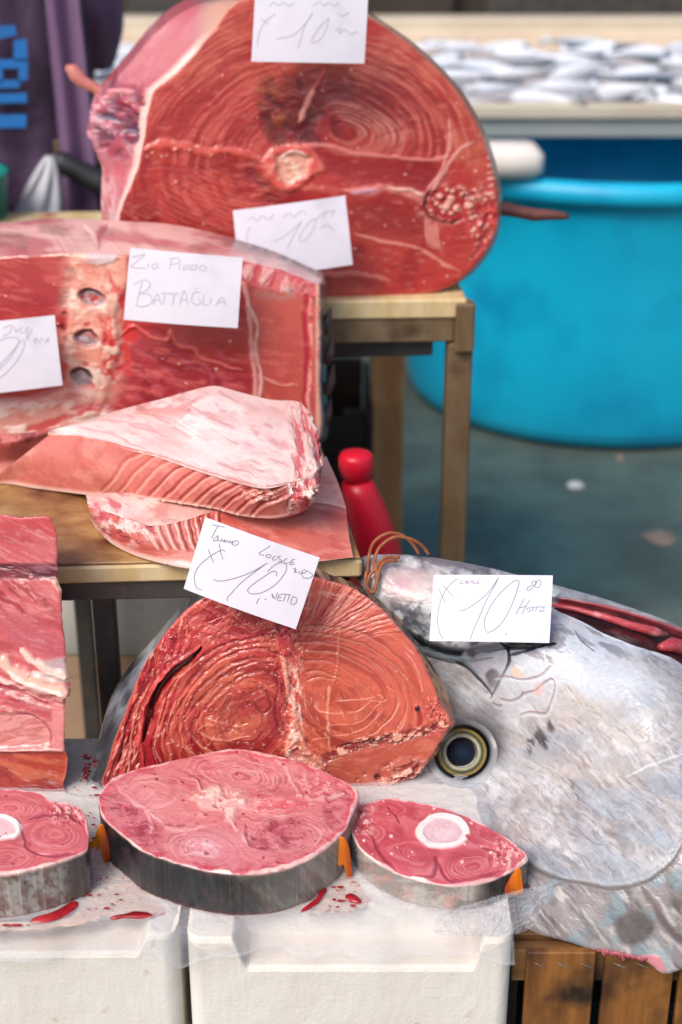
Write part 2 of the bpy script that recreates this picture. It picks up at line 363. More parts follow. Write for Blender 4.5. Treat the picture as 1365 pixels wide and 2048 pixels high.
# ------------------------------------------------------------------ builders
def jag(px, amp, sc_, seed):
    c = px.mean(0)
    s = np.linspace(0, 1, len(px), endpoint=False) * 2 * math.pi
    L = np.linalg.norm(np.diff(px, axis=0), axis=1).sum() / (2 * math.pi)
    k = L / sc_
    n = fbm(np.cos(s) * k + 30, np.sin(s) * k + 30, seed, 4) - .5
    t = np.roll(px, -2, 0) - np.roll(px, 2, 0); t /= np.linalg.norm(t, axis=1)[:, None] + 1e-9
    nn = np.stack([t[:, 1], -t[:, 0]], 1)
    if ((px - c) * nn).sum() < 0: nn = -nn
    return px + nn * (n * 2 * amp)[:, None]
def slab(name, at, ctrl, center, paint, nth, nr, rings, parent, mat, skin_mat=None, skin_paint=None, mskin=10, jamp=1.5, jsc=14, seed=1, dome=0, edge=3.0, side_name='skin', erow=.93, norm=None, back=True):
    """a cut face traced in its own plane, a flank lofted through the rings behind it, and the back.
    at(px,py,off): point on the face plane shifted back by off metres. rings: list of (ctrl, off, shift3)"""
    o = resample(ctrl, nth); o = jag(o, jamp, jsc, seed)
    cx = np.asarray(center, float)
    if cx.ndim == 2:      # skeleton segment
        a, b = cx; e = b - a; t = np.clip(((o - a) @ e) / (e @ e), 0, 1); base = a + t[:, None] * e
    else: base = np.tile(cx, (nth, 1))
    r = np.linspace(1, .0004, nr)
    P = base[None] + (o - base)[None] * r[:, None, None]
    x = P[..., 0].ravel(); y = P[..., 1].ravel()
    pt = paint(x, y)
    rr = np.repeat(r, nth)
    L = np.linalg.norm(o - base, axis=1); dpx = (1 - rr) * np.tile(L, nr)       # px from the rim
    er = sst(0, edge, dpx)
    h = pt.h * er * .001 * (1.5 if mat is M_meat else 1.0)
    h = h - (1 - np.sqrt(np.clip(1 - (1 - np.clip(dpx / (edge * 1.6), 0, 1)) ** 2, 0, 1))) * edge * .0003
    if dome: h = h + dome * (1 - rr ** 2)
    V = at(x, y, 0) ; n = norm if norm is not None else None
    V = V + (n[None] if n.ndim == 1 else n) * h[:, None]
    Vf = V; Ff = gridfaces(nth, nr)
    # flank
    rp = [(o, V[:nth])]
    for ctrl_k, off, sh in rings:
        if ctrl_k is None:
            rp.append((rp[-1][0], rp[-1][1] + np.asarray(sh, float))); continue
        else:
            pxk = resample(ctrl_k, nth, ref=ctrl) if len(ctrl_k) == len(ctrl) else None
        Pk = at(pxk[:, 0], pxk[:, 1], off) + np.asarray(sh, float)
        rp.append((pxk, Pk))
    Vs = []; XS = []; VV = []
    for k in range(len(rp) - 1):
        for j in range(mskin + (1 if k == len(rp) - 2 else 0)):
            t = j / mskin
            Vs.append(rp[k][1] * (1 - t) + rp[k + 1][1] * t); XS.append(rp[k][0] * (1 - t) + rp[k + 1][0] * t); VV.append(np.full(nth, k + t))
    VsA = np.vstack(Vs); XSA = np.vstack(XS); va = np.concatenate(VV); ua = np.tile(np.arange(nth) / nth, len(Vs))
    cpt = skin_paint(XSA[:, 0], XSA[:, 1], ua, va)
    # relief outward from the centre line
    cen = rp[0][1].mean(0); nrm = VsA - cen; ax = rp[-1][1].mean(0) - cen; ax /= np.linalg.norm(ax) + 1e-9
    nrm -= (nrm @ ax)[:, None] * ax; nrm /= np.linalg.norm(nrm, axis=1)[:, None] + 1e-9
    VsA = VsA + nrm * (cpt.h * .001 * sst(0, .2, va))[:, None]
    # back cap joined to the flesh
    if back:
        br = rp[-1][1]; bc = br.mean(0); rb = np.linspace(1, .02, 12)
        Vb = (bc[None, None] + (br - bc)[None] * rb[:, None, None]).reshape(-1, 3)
        Fb = gridfaces(nth, 12, off=len(Vf), flip=True)
        colb = np.tile(lin('A83A3C'), (len(Vb), 1))
        body = mesh(name, np.vstack([Vf, Vb]), np.vstack([Ff, Fb]), mat, parent, np.vstack([pt.c, colb]), rough=np.r_[pt.r, np.full(len(Vb), .4)])
    else: body = mesh(name, Vf, Ff, mat, parent, pt.c, rough=pt.r)
    sk = mesh(side_name, VsA, gridfaces(nth, len(Vs), flip=True), skin_mat or M_skin, parent, cpt.c, rough=cpt.r)
    return body, sk
def loft(name, curves, nu, nv, paint, mat, parent, smooth_v=True, closed_v=False, hn=None, hmask=None):
    """curves: list of lists of (px,py,Y); sheet through them; paint(x,y,u,v)"""
    cs = [resample(np.array(c, float), nu, closed=False) for c in curves]
    A = np.stack(cs)                                            # k,nu,3
    K = len(cs); D = []
    if smooth_v:
        rows = crom(A.reshape(K, -1), 0, False).reshape(-1, nu, 3)
        L = np.r_[0, np.cumsum(np.linalg.norm(np.diff(rows[:, :, :2], axis=0), axis=2).mean(1) + .4)]
        u = np.linspace(0, L[-1], nv); idx = np.clip(np.searchsorted(L, u, 'right') - 1, 0, len(L) - 2)
        t = ((u - L[idx]) / (L[idx + 1] - L[idx]))[:, None, None]
        G = rows[idx] * (1 - t) + rows[idx + 1] * t
    else:
        L = np.r_[0, np.cumsum(np.linalg.norm(np.diff(A[:, :, :2], axis=0), axis=2).mean(1) + .4)]
        u = np.linspace(0, L[-1], nv); idx = np.clip(np.searchsorted(L, u, 'right') - 1, 0, len(L) - 2)
        t = ((u - L[idx]) / (L[idx + 1] - L[idx]))[:, None, None]
        G = A[idx] * (1 - t) + A[idx + 1] * t
    x = G[..., 0].ravel(); y = G[..., 1].ravel(); Yv = G[..., 2].ravel()
    uu = np.tile(np.linspace(0, 1, nu), nv); vv = np.repeat(np.linspace(0, 1, nv), nu)
    pt = paint(x, y, uu, vv)
    P = atY(x, y, Yv)
    Pg = P.reshape(nv, nu, 3)
    du = np.gradient(Pg, axis=1); dv = np.gradient(Pg, axis=0); N = np.cross(du, dv).reshape(-1, 3)
    N /= np.linalg.norm(N, axis=1)[:, None] + 1e-12
    s_ = np.sign(((CP - P) * N).sum(1).mean()) or 1
    hm = sst(0, .03, uu) * sst(0, .03, 1 - uu) if hmask is None else hmask(uu, vv)
    P = P + N * (s_ * pt.h * .001 * hm)[:, None]
    return mesh(name, P, gridfaces(nu, nv, wrap=False), mat, parent, pt.c, rough=pt.r)
#@@PART2

# ================================================================== SETTING
M_ground = noise_mat('wet_asphalt', '44504C', '5E6A60', 5, .6, .5, 90, .004, c3='6E706A', s3=2.2, lo3=.52, hi3=.8, rough2=.35)
def flat(name, x0, x1, y0, y1, z, mat, kind=None):
    o = MB().add([(x0, y0, z), (x1, y0, z), (x1, y1, z), (x0, y1, z)], [[0, 1, 2, 3]]).build(name, mat)
    return setp(o, kind=kind) if kind else o
flat('ground', -40, 40, -20, 90, 0, M_ground, 'structure')
# dark shuttered wall far behind the stalls
M_dark = noise_mat('dark_wall_paint', '2E2520', '453A30', 1.5, .8, .2, 20, .01, (1, 1, 2), c3='241a1a', s3=.8)
wl = empty('market_building', (0, 9, 0), 'dark brown market building wall closing the view behind the fish stall', 'building')
w = MB().box((-12, 9, 0), (14, 9.4, 5)); w.build('wall', M_dark, wl)
for i in range(7):
    x = -6 + i * 2.1
    MB().box((x, 8.9, 0), (x + .35, 8.998, 4.2)).build('pilaster', M_rail if i == 9 else M_dark, wl)
    MB().box((x + .55, 8.93, .2), (x + 1.85, 8.998, 2.9)).build('shutter', M_metal_d, wl)
MB().box((-12, 8.6, 5.002), (14, 9.6, 5.2)).build('roof', M_dark, wl)

# fish stall behind
M_peach = noise_mat('pale_stall_board', 'E2CDB2', 'D4BEA4', 4, .6, .1, 30, .002)
M_beige = noise_mat('stall_rim', 'CFC4B0', 'BFB29C', 5, .5, .1, 30, .002)
M_apron = noise_mat('stall_front_panel', '8E9A96', 'A09E98', 2, .5, .1, 20, .004)
M_pink = noise_mat('stall_tray', 'CFCACA', 'BDB8BA', 3, .5, .1, 30, .002)
st = empty('fish_stall', (1.0, 4.6, 0), 'beige fish stall with a shallow sloping tray behind the turquoise tub', 'market stall')
def Pt(px, py, Y): return atY(px, py, Y)
def quadpx(mb, pts, back=None):
    pass
x0, x1 = -2.4, 3.4
zf = Pt(0, 222, 4.1)[2]; zb = Pt(0, 95, 5.3)[2]
tr = MB(); tr.add([(x0, 4.12, zf - .02), (x1, 4.12, zf - .02), (x1, 5.3, zb - .01), (x0, 5.3, zb - .01), (x0, 4.12, zf - .06), (x1, 4.12, zf - .06), (x1, 5.3, zb - .05), (x0, 5.3, zb - .05)],
                 [[0, 1, 2, 3], [7, 6, 5, 4], [0, 4, 5, 1], [1, 5, 6, 2], [2, 6, 7, 3], [3, 7, 4, 0]])
tr.build('tray', M_pink, st)
MB().box((x0, 4.06, zf - .018), (x1, 4.117, zf + .022), bev=.006).build('front_rim', M_beige, st)
zt = Pt(0, 60, 5.33)[2]
MB().box((x0, 5.303, zb - .1), (x1, 5.36, zt), bev=.006).build('back_board', M_peach, st)
zt2 = Pt(0, 30, 5.5)[2]
MB().box((x0, 5.363, zt - .05), (x1, 5.52, zt2), bev=.008).build('back_rim', M_beige, st)
za = Pt(0, 276, 4.05)[2]
MB().box((x0, 4.075, za), (x1, 4.10, zf - .0205)).build('front_panel', M_apron, st)
for xx in (x0 + .1, -.3, 1.2, x1 - .15):
    for yy in (4.15, 5.2): MB().box((xx, yy, 0), (xx + .06, yy + .06, zf - .062)).build('leg', M_metal_d, st)

# small fish on the tray, every one its own object
def fish_mesh(seed):
    rnd = random.Random(seed); n, m = 12, 26; V = []; col = []
    for i in range(m):
        t = i / (m - 1)
        r = .052 * (math.sin(math.pi * min(1, t * 1.08) ** .72) ** .8) * (1 - .55 * t) + .002
        if t > .86: hgt = .006 + (t - .86) * .26; wd = .003
        else: hgt = r * 1.0; wd = r * .55
        bend = .02 * math.sin(t * 3 + seed)
        for k in range(n):
            q = 2 * math.pi * k / n
            V.append((-.15 + .30 * t, bend + hgt * math.sin(q), wd * math.cos(q)))
            s_ = math.sin(q)
            c = lin('E2E6EE') if s_ < .35 else lin('46525E')
            if abs(s_ - .3) < .25: c = lin('8C98A6')
            if t < .13: c = c * .75
            if math.hypot(t - .1, s_ * .12) < .05: c = lin('1c1c20')
            col.append(c)
    return np.array(V), gridfaces(n, m), np.array(col)
fm = []
for s_ in range(4):
    V, Fq, cl = fish_mesh(s_)
    o = mesh('small_fish', V, Fq, M_skin, None, cl, rough=np.full(len(V), .3)); fm.append(o)
rnd = random.Random(11); cnt = 0
for row in range(7):
    Yr = 4.20 + row * .16
    zr = zf - .02 + (Yr - 4.12) / 1.18 * (zb - zf + .01)
    nx = 18
    for i in range(nx):
        X = -1.3 + i * .205 + rnd.uniform(-.05, .05) + (row % 2) * .12
        y = Yr + rnd.uniform(-.05, .05)
        o = fm[cnt % 4] if cnt < 4 else fm[cnt % 4].copy()
        if cnt >= 4: C.objects.link(o)
        o.location = (X, y, zr + .028 + rnd.uniform(0, .022) + (y - Yr) * .1)
        o.rotation_euler = (rnd.uniform(-1.1, .2), rnd.uniform(-.12, .12), rnd.choice([0, math.pi]) + rnd.uniform(-.85, .85))
        k = rnd.uniform(.65, 1.0); o.scale = (k, k, k)
        setp(o, 'small silvery fish lying in the blurred pile on the stall tray', 'fish', 'silvery fish heaped on the stall tray behind')
        cnt += 1

# turquoise tub
tc_ = (Pt(1190, 771, 4.066)[0], 4.066)
tub = empty('plastic_tub', (tc_[0], tc_[1], 0), 'large round turquoise plastic tub standing on the dark wet ground', 'tub')
prof = [(.01, .012), (.50, .012), (.515, .0), (.54, .012), (.552, .05), (.56, .12), (.585, .4), (.600, .655), (.606, .668)]
MB().lathe([(r, z) for r, z in prof] + [(.590, .668), (.575, .4), (.545, .06), (.48, .03), (.01, .03)], (tc_[0], tc_[1], 0.004), 96).build('tub_body', M_tub, tub, True)
MB().lathe([(.607, .655), (.628, .652), (.640, .668), (.640, .69), (.628, .706), (.608, .710), (.592, .704), (.588, .69), (.590, .672)], (tc_[0], tc_[1], .004), 96).build('rim', M_tub, tub, True)
# white slab resting on the tub rim
a = Pt(1070, 325, 3.55)
o = MB().box((Pt(930, 320, 3.55)[0], 3.48, .716), (Pt(1082, 320, 3.55)[0], 3.62, .79), bev=.018).build('foam_piece', M_foam, smooth=True)
setp(o, 'short white foam piece lying across the rim of the turquoise tub', 'foam piece')

# person in purple at the far left
M_purple = noise_mat('purple_cloth', '35223A', '4A3550', 3, .8, .6, 18, .02, (1, 1, .5), c3='6B5070', s3=4, lo3=.5, hi3=.75)
M_purple2 = noise_mat('mauve_cloth', '6A4C70', '755A7A', 3, .8, .5, 14, .02, (2, 2, .4))
M_bluetext = noise_mat('blue_print', '0A6CB8', '0D5CA4', 8, .6, 0)
M_hair = noise_mat('dark_hair', '1C1410', '2C201A', 40, .6, .5, 90, .003)
M_face = noise_mat('face_skin', 'B0806A', 'A06F5A', 12, .5, .1, 80, .001)
per = empty('person', (-.78, 3.15, 0), 'person in dark purple clothes with blue lettering standing at the left edge', 'person')
def skinned(name, joints, edges, mat, parent, root=0, sub=2):
    me = bpy.data.meshes.new(name); me.from_pydata([j[0] for j in joints], edges, [])
    o = link(name, me, parent); me.materials.append(mat)
    sk = o.modifiers.new('skin', 'SKIN'); sk.use_smooth_shade = True
    for i, j in enumerate(joints):
        r = j[1]; me.skin_vertices[0].data[i].radius = r if isinstance(r, tuple) else (r, r)
        me.skin_vertices[0].data[i].use_root = (i == root)
    sb = o.modifiers.new('sub', 'SUBSURF'); sb.levels = sub; sb.render_levels = sub
    return o
px_, py_ = -.78, 3.15
J = [((px_, py_, .95), (.17, .13)), ((px_, py_, 1.12), (.165, .12)), ((px_, py_, 1.32), (.19, .13)), ((px_, py_ - .01, 1.45), (.12, .09)),
     ((px_, py_ - .02, 1.52), .055), ((px_, py_ - .03, 1.60), (.075, .085)), ((px_, py_ - .02, 1.70), (.078, .095)), ((px_, py_, 1.765), (.04, .05)),
     ((px_ + .19, py_, 1.40), .06), ((px_ + .235, py_ + .0, 1.14), .047), ((px_ + .21, py_ + .16, .98), .036), ((px_ + .12, py_ + .22, .92), .03),
     ((px_ - .19, py_, 1.40), .06), ((px_ - .26, py_ - .02, 1.14), .047), ((px_ - .22, py_ + .16, .98), .036), ((px_ - .12, py_ + .22, .92), .03),
     ((px_ + .1, py_, .86), .10), ((px_ + .12, py_ - .02, .48), .062), ((px_ + .13, py_ + .02, .09), .042), ((px_ + .14, py_ - .15, .04), .035),
     ((px_ - .1, py_, .86), .10), ((px_ - .12, py_ - .02, .48), .062), ((px_ - .13, py_ + .02, .09), .042), ((px_ - .14, py_ - .15, .04), .035)]
E = [(0, 1), (1, 2), (2, 3), (3, 4), (4, 5), (5, 6), (6, 7), (3, 8), (8, 9), (9, 10), (10, 11), (3, 12), (12, 13), (13, 14), (14, 15), (0, 16), (16, 17), (17, 18), (18, 19), (0, 20), (20, 21), (21, 22), (22, 23)]
skinned('body', J, E, M_face, per)
def shell(name, secs, mat, n=56, fold=.012, seed=0):
    """cloth as a lofted tube: secs = (cx, cy, z, rx, ry)"""
    S = crom(np.array(secs, float), 0, False)
    V = []
    for j, (cx, cy, z, rx, ry) in enumerate(S):
        q = np.arange(n) / n * 2 * math.pi
        f = 1 + fold / max(rx, .05) * np.sin(q * 7 + z * 9 + seed) * np.sin(z * 13 + q * 2) + fold / max(rx, .05) * .6 * np.sin(q * 13 - z * 20)
        V.append(np.stack([cx + rx * f * np.cos(q), cy + ry * f * np.sin(q), np.full(n, z)], 1))
    return mesh(name, np.vstack(V), gridfaces(n, len(S)), mat, per)
shell('jumper', [(px_, py_, .80, .25, .19), (px_, py_, .92, .255, .19), (px_, py_, 1.12, .24, .175), (px_, py_, 1.32, .235, .17), (px_, py_, 1.42, .19, .13), (px_, py_, 1.49, .09, .08)], M_purple)
for sx in (1, -1):
    shell('sleeve', [(px_ + sx * .17, py_, 1.43, .07, .08), (px_ + sx * .235, py_, 1.30, .072, .075), (px_ + sx * .262, py_, 1.12, .065, .07), (px_ + sx * .23, py_ + .12, 1.0, .055, .06)], M_purple2, 32, .006, sx)
    shell('trouser_leg', [(px_ + sx * .1, py_, .93, .16, .175), (px_ + sx * .12, py_, .7, .13, .14), (px_ + sx * .125, py_, .4, .1, .11), (px_ + sx * .13, py_ + .02, .07, .085, .1)], M_purple, 40, .008, sx)
shell('hair', [(px_, py_ + .01, 1.60, .09, .10), (px_, py_ + .01, 1.70, .098, .115), (px_, py_ + .01, 1.77, .075, .09), (px_, py_ + .01, 1.80, .01, .01)], M_hair, 40, .003)
# long purple apron hanging in front, carrying the blue letters
Yap = 2.93
av = []; nA, mA = 60, 60
xa0, xa1 = Pt(-420, 200, Yap)[0], Pt(178, 200, Yap)[0]
for j in range(mA):
    z = .25 + (1.34 - .25) * j / (mA - 1)
    for i in range(nA):
        t = i / (nA - 1); X = xa0 + (xa1 - xa0) * t
        av.append((X + .004 * math.sin(z * 9), Yap + .05 * abs(t - .45) ** 2 * 3 + .012 * math.sin(t * 19 + z * 2.2) + .008 * math.sin(t * 41 - z * 5), z))
ap = mesh('apron', np.array(av), gridfaces(nA, mA, wrap=False), M_purple, per)
so = ap.modifiers.new('thick', 'SOLIDIFY'); so.thickness = .006
av2 = []
xb0 = Pt(112, 200, Yap)[0]; xb1 = Pt(182, 200, Yap)[0]
for j in range(mA):
    z = .25 + (1.345 - .25) * j / (mA - 1)
    for i in range(14):
        t = i / 13; X = xb0 + (xb1 - xb0) * t
        av2.append((X + .003 * math.sin(z * 9), Yap - .03 + .012 * math.sin(t * 9 + z * 2) + .01 * t, z))
ob = mesh('apron_panel', np.array(av2), gridfaces(14, mA, wrap=False), M_purple2, per)
so = ob.modifiers.new('thick', 'SOLIDIFY'); so.thickness = .006
def extr(name, polys, plane_at, th, mat, parent):
    mb = MB()
    for p in polys:
        p = np.array(p, float); n = len(p)
        A = plane_at(p[:, 0], p[:, 1], 0.0); B = plane_at(p[:, 0], p[:, 1], th)
        mb.add(np.vstack([A, B]), [list(range(n)), list(range(2 * n - 1, n - 1, -1))] + [[i, (i + 1) % n, n + (i + 1) % n, n + i] for i in range(n)])
    return mb.build(name, mat, parent)
pa = Plane(30, 150, Yap - .045)
txt = [[(-60, 58), (30, 50), (34, 70), (-60, 92)], [(28, 80), (54, 78), (56, 122), (28, 122)], [(-60, 120), (56, 118), (56, 136), (-60, 138)], [(38, 136), (56, 136), (56, 158), (38, 166)], [(-60, 136), (6, 136), (6, 164), (-60, 164)],
       [(-60, 160), (44, 160), (38, 176), (-60, 178)], [(-60, 188), (54, 186), (54, 205), (-60, 208)], [(-60, 230), (53, 229), (53, 255), (-60, 257)]]
extr('lettering', txt, pa.at, .004, M_bluetext, per)
# teal bucket by the person
tb = empty('teal_bucket', (Pt(-30, 430, 2.75)[0], 2.75, 0), 'teal bucket half hidden at the left edge below the purple clothes', 'bucket')
M_teal = noise_mat('teal_plastic', '0E6A64', '117A72', 4, .4, 0)
bz = Pt(0, 372, 2.6)[2]
MB().lathe([(.01, bz - .34), (.12, bz - .34), (.15, bz), (.158, bz + .004), (.146, bz + .004), (.115, bz - .33), (.01, bz - .33)], (Pt(-142, 430, 2.7)[0], 2.7, 0), 40).build('bucket_body', M_teal, tb, True)
o = MB().box((Pt(-142, 430, 2.7)[0] - .2, 2.5, 0), (Pt(-142, 430, 2.7)[0] + .2, 2.9, bz - .342), bev=.01).build('storage_crate', M_metal_d)
setp(o, 'dark crate under the teal bucket at the far left', 'crate')

# ------------------------------------------------------------------ tables
def rot_pts(mb, piv, ang):
    c_, s_ = math.cos(ang), math.sin(ang)
    mb.v = [(piv[0] + (x - piv[0]) * c_ - (y - piv[1]) * s_, piv[1] + (x - piv[0]) * s_ + (y - piv[1]) * c_, z) for x, y, z in mb.v]
    return mb
ZU = Pt(900, 600, 2.13)[2]                  # top of the upper table
xr = Pt(952, 610, 2.13)[0]
ut = empty('upper_table', (-.2, 2.13, 0), 'metal framed table with cream board under the big round tuna cut', 'table')
piv = (xr, 2.13); A7 = R(3.0)
def ub(name, mat, a, b, bev=.002): return rot_pts(MB().box(a, b, bev=bev), piv, A7).build(name, mat, ut)
ub('board', M_cream, (-.62, 2.135, ZU - .030), (xr - .012, 2.78, ZU), .003)
ub('front_rail', M_metal, (-.60, 2.139, ZU - .068), (xr - .030, 2.165, ZU - .0315))
ub('back_rail', M_metal, (-.60, 2.73, ZU - .068), (xr - .035, 2.76, ZU - .0315))
ub('side_rail', M_metal, (xr - .055, 2.167, ZU - .068), (xr - .028, 2.728, ZU - .0315))
ub('lower_rail', M_metal_d, (-.60, 2.158, ZU - .096), (xr - .06, 2.185, ZU - .0695))
ub('corner_bracket', M_metal, (xr - .030, 2.128, ZU - .083), (xr, 2.16, ZU - .006), .003)
xl0, xl1 = Pt(887, 850, 2.15)[0], Pt(945, 700, 2.15)[0]
ub('leg', M_metal, (xl0 + .003, 2.140, 0), (xl1 + .001, 2.178, ZU - .0715), .003)
xl2, xl3 = Pt(754, 850, 2.75)[0], Pt(812, 850, 2.75)[0]
M_rust = noise_mat('rusty_leg', 'D8A474', 'B47A48', 14, .6, .3, 80, .001, (1, 1, .4))
ub('leg', M_rust, (xl2 + .02, 2.72, 0), (xl3 + .025, 2.765, ZU - .0715), .003)
ub('leg', M_metal, (-.6, 2.14, 0), (-.555, 2.185, ZU - .0975), .003)
ub('leg', M_metal, (-.6, 2.72, 0), (-.555, 2.765, ZU - .0715), .003)
# made-up dark crate, added to stand in for the shade under the upper table
M_dbrown = noise_mat('dark_brown_wood', '2C2018', '1C1410', 10, .7, .5, 40, .003, c3='4a3424', s3=8)
dc = empty('shade_crate', (0, 2.55, 0), 'added dark brown slatted crate standing in for the shade under the upper table', 'crate')
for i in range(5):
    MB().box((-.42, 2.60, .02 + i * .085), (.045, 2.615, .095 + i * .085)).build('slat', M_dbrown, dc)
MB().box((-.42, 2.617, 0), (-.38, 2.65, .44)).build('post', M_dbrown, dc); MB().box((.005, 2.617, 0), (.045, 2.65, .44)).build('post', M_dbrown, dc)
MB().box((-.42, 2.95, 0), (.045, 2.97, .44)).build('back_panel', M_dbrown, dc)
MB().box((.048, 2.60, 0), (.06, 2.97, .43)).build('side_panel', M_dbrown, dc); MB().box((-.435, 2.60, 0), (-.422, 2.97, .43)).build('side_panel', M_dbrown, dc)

ZL = .66                                     # top of the lower table
lt = empty('lower_table', (-.3, 1.5, 0), 'low table with a brown stained cutting board under the belly slabs and the ribbed block', 'table')
pl = (Pt(715, 1110, 1.5)[0] + .006, 1.532); AL = R(3.0)
def lb(name, mat, a, b, bev=.002): return rot_pts(MB().box(a, b, bev=bev), pl, AL).build(name, mat, lt)
lb('board_top', M_wood_board, (-.58, 1.534, ZL - .004), (pl[0] - .002, 2.08, ZL), .0015)
lb('board_edge', M_cream, (-.58, 1.532, ZL - .027), (pl[0], 2.08, ZL - .0045), .003)
lb('front_rail', M_metal_d, (-.58, 1.538, ZL - .052), (pl[0] - .03, 1.565, ZL - .0275))
lb('back_rail', M_metal_d, (-.58, 2.04, ZL - .052), (pl[0] - .03, 2.07, ZL - .0275))
for xx, yy in ((Pt(175, 1300, 1.55)[0], 1.567), (pl[0] - .08, 1.567), (Pt(178, 1300, 2.03)[0], 2.03), (pl[0] - .08, 2.03)):
    lb('leg', M_metal_d, (xx + .012, yy, 0), (xx + .038, yy + .026, ZL - .0275), .002)

# left back stand with its bag and dark handle
bsY = 2.95
b0, b1 = Pt(104, 300, bsY), Pt(330, 300, bsY)
zt_ = Pt(104, 283, bsY)[2]
sd_ = empty('back_stand', (b0[0], bsY, 0), 'cream topped stand behind the big round tuna cut at the left', 'table')
MB().box((b0[0], bsY, zt_ - .045), (b1[0], bsY + .4, zt_), bev=.004).build('board', M_cream, sd_)
MB().box((b0[0] - .002, bsY - .006, zt_ - .05), (b0[0] + .028, bsY + .03, zt_ + .004), bev=.003).build('corner_bracket', M_metal, sd_)
MB().box((b0[0] + .01, bsY + .005, 0), (b0[0] + .05, bsY + .045, zt_ - .052), bev=.003).build('leg', M_metal, sd_)
MB().box((b1[0] - .05, bsY + .005, 0), (b1[0] - .01, bsY + .045, zt_ - .047), bev=.003).build('leg', M_metal, sd_)
MB().box((b0[0] + .01, bsY + .34, 0), (b0[0] + .05, bsY + .38, zt_ - .047), bev=.003).build('leg', M_metal, sd_)
M_black = noise_mat('black_rubber', '2A2C30', '17181C', 12, .5, .5, 60, .002)
hb = [Pt(x, y, 2.86) for x, y in ((108, 316), (125, 326), (150, 338), (180, 354), (225, 376), (300, 410))]
o = MB().tube(hb, [.017, .023, .020, .024, .022, .022], 14).build('knife_handle', M_black, smooth=True)
setp(o, 'thick black handle poking out behind the big round tuna cut', 'handle')
M_bag = bpy.data.materials.new('bag_plastic'); nt, b = nodes(M_bag); b.inputs['Base Color'].default_value = (*lin('D2D4DC'), 1); b.inputs['Roughness'].default_value = .35; b.inputs['Alpha'].default_value = .82
bag = []
nb_, mb_ = 26, 24
for j in range(mb_):
    t = j / (mb_ - 1)
    for i in range(nb_):
        q = i / nb_ * 2 * math.pi
        cxp = 100 + (60 - 100) * t; wpx = 6 + 62 * t ** .8; y = 312 + 190 * t
        X = Pt(cxp + wpx * math.cos(q), y, 2.84)
        bag.append((X[0] + .005 * math.sin(q * 5 + t * 6), 2.84 + .06 * t * math.sin(q) + .008 * math.sin(q * 6 + 2 * t), X[2]))
o = mesh('plastic_bag', np.array(bag), gridfaces(nb_, mb_), M_bag)
setp(o, 'milky plastic bag hanging from the corner of the back stand', 'bag')

# red plastic container between the tables
rc = empty('red_container', (Pt(740, 1050, 1.95)[0], 1.95, 0), 'bright red plastic container with a flared collar between the two tables', 'container')
def rings_tube(name, pts, mat, parent, n=28):
    return MB().tube([p for p, r in pts], [r for p, r in pts], n).build(name, mat, parent, smooth=True)
rp_ = [(Pt(714, 962, 1.93), .022), (Pt(718, 985, 1.93), .027), (Pt(728, 1020, 1.93), .033), (Pt(738, 1060, 1.93), .037), (Pt(748, 1110, 1.93), .042), (Pt(760, 1180, 1.93), .041)]
bx = Pt(772, 1300, 1.93); rp_ += [(bx, .045), (np.array([bx[0] + .02, 1.93, .0]), .05)]
rings_tube('container_body', rp_, M_red, rc)
rings_tube('collar', [(Pt(712, 903, 1.93), .012), (Pt(712, 907, 1.93), .022), (Pt(712, 914, 1.93), .025), (Pt(713, 932, 1.93), .026), (Pt(714, 946, 1.93), .023), (Pt(715, 958, 1.93), .0185)], M_red, rc)

# boxes under the lower table
M_card = noise_mat('cardboard', 'B49478', 'A08068', 6, .8, .1, 60, .001)
cb = empty('cardboard_box', (-.45, 2.1, 0), 'brown cardboard box under the white foam box below the low table', 'box')
zc = Pt(0, 1314, 2.1)[2]
MB().box((-.85, 2.1, .0), (-.1, 2.5, zc), bev=.004).build('box_body', M_card, cb)
MB().box((-.852, 2.098, zc - .035), (-.098, 2.502, zc - .002)).build('flap', M_card, cb)
wb = empty('white_foam_box', (-.45, 2.1, zc), 'white foam box in the shade under the low table, on cardboard', 'box')
MB().box((-.85, 2.095, zc + .001), (-.12, 2.5, zc + .22), bev=.008).build('box_body', M_foam, wb, True)
MB().box((-.86, 2.088, zc + .222), (-.11, 2.51, zc + .25), bev=.006).build('lid', M_foam, wb, True)

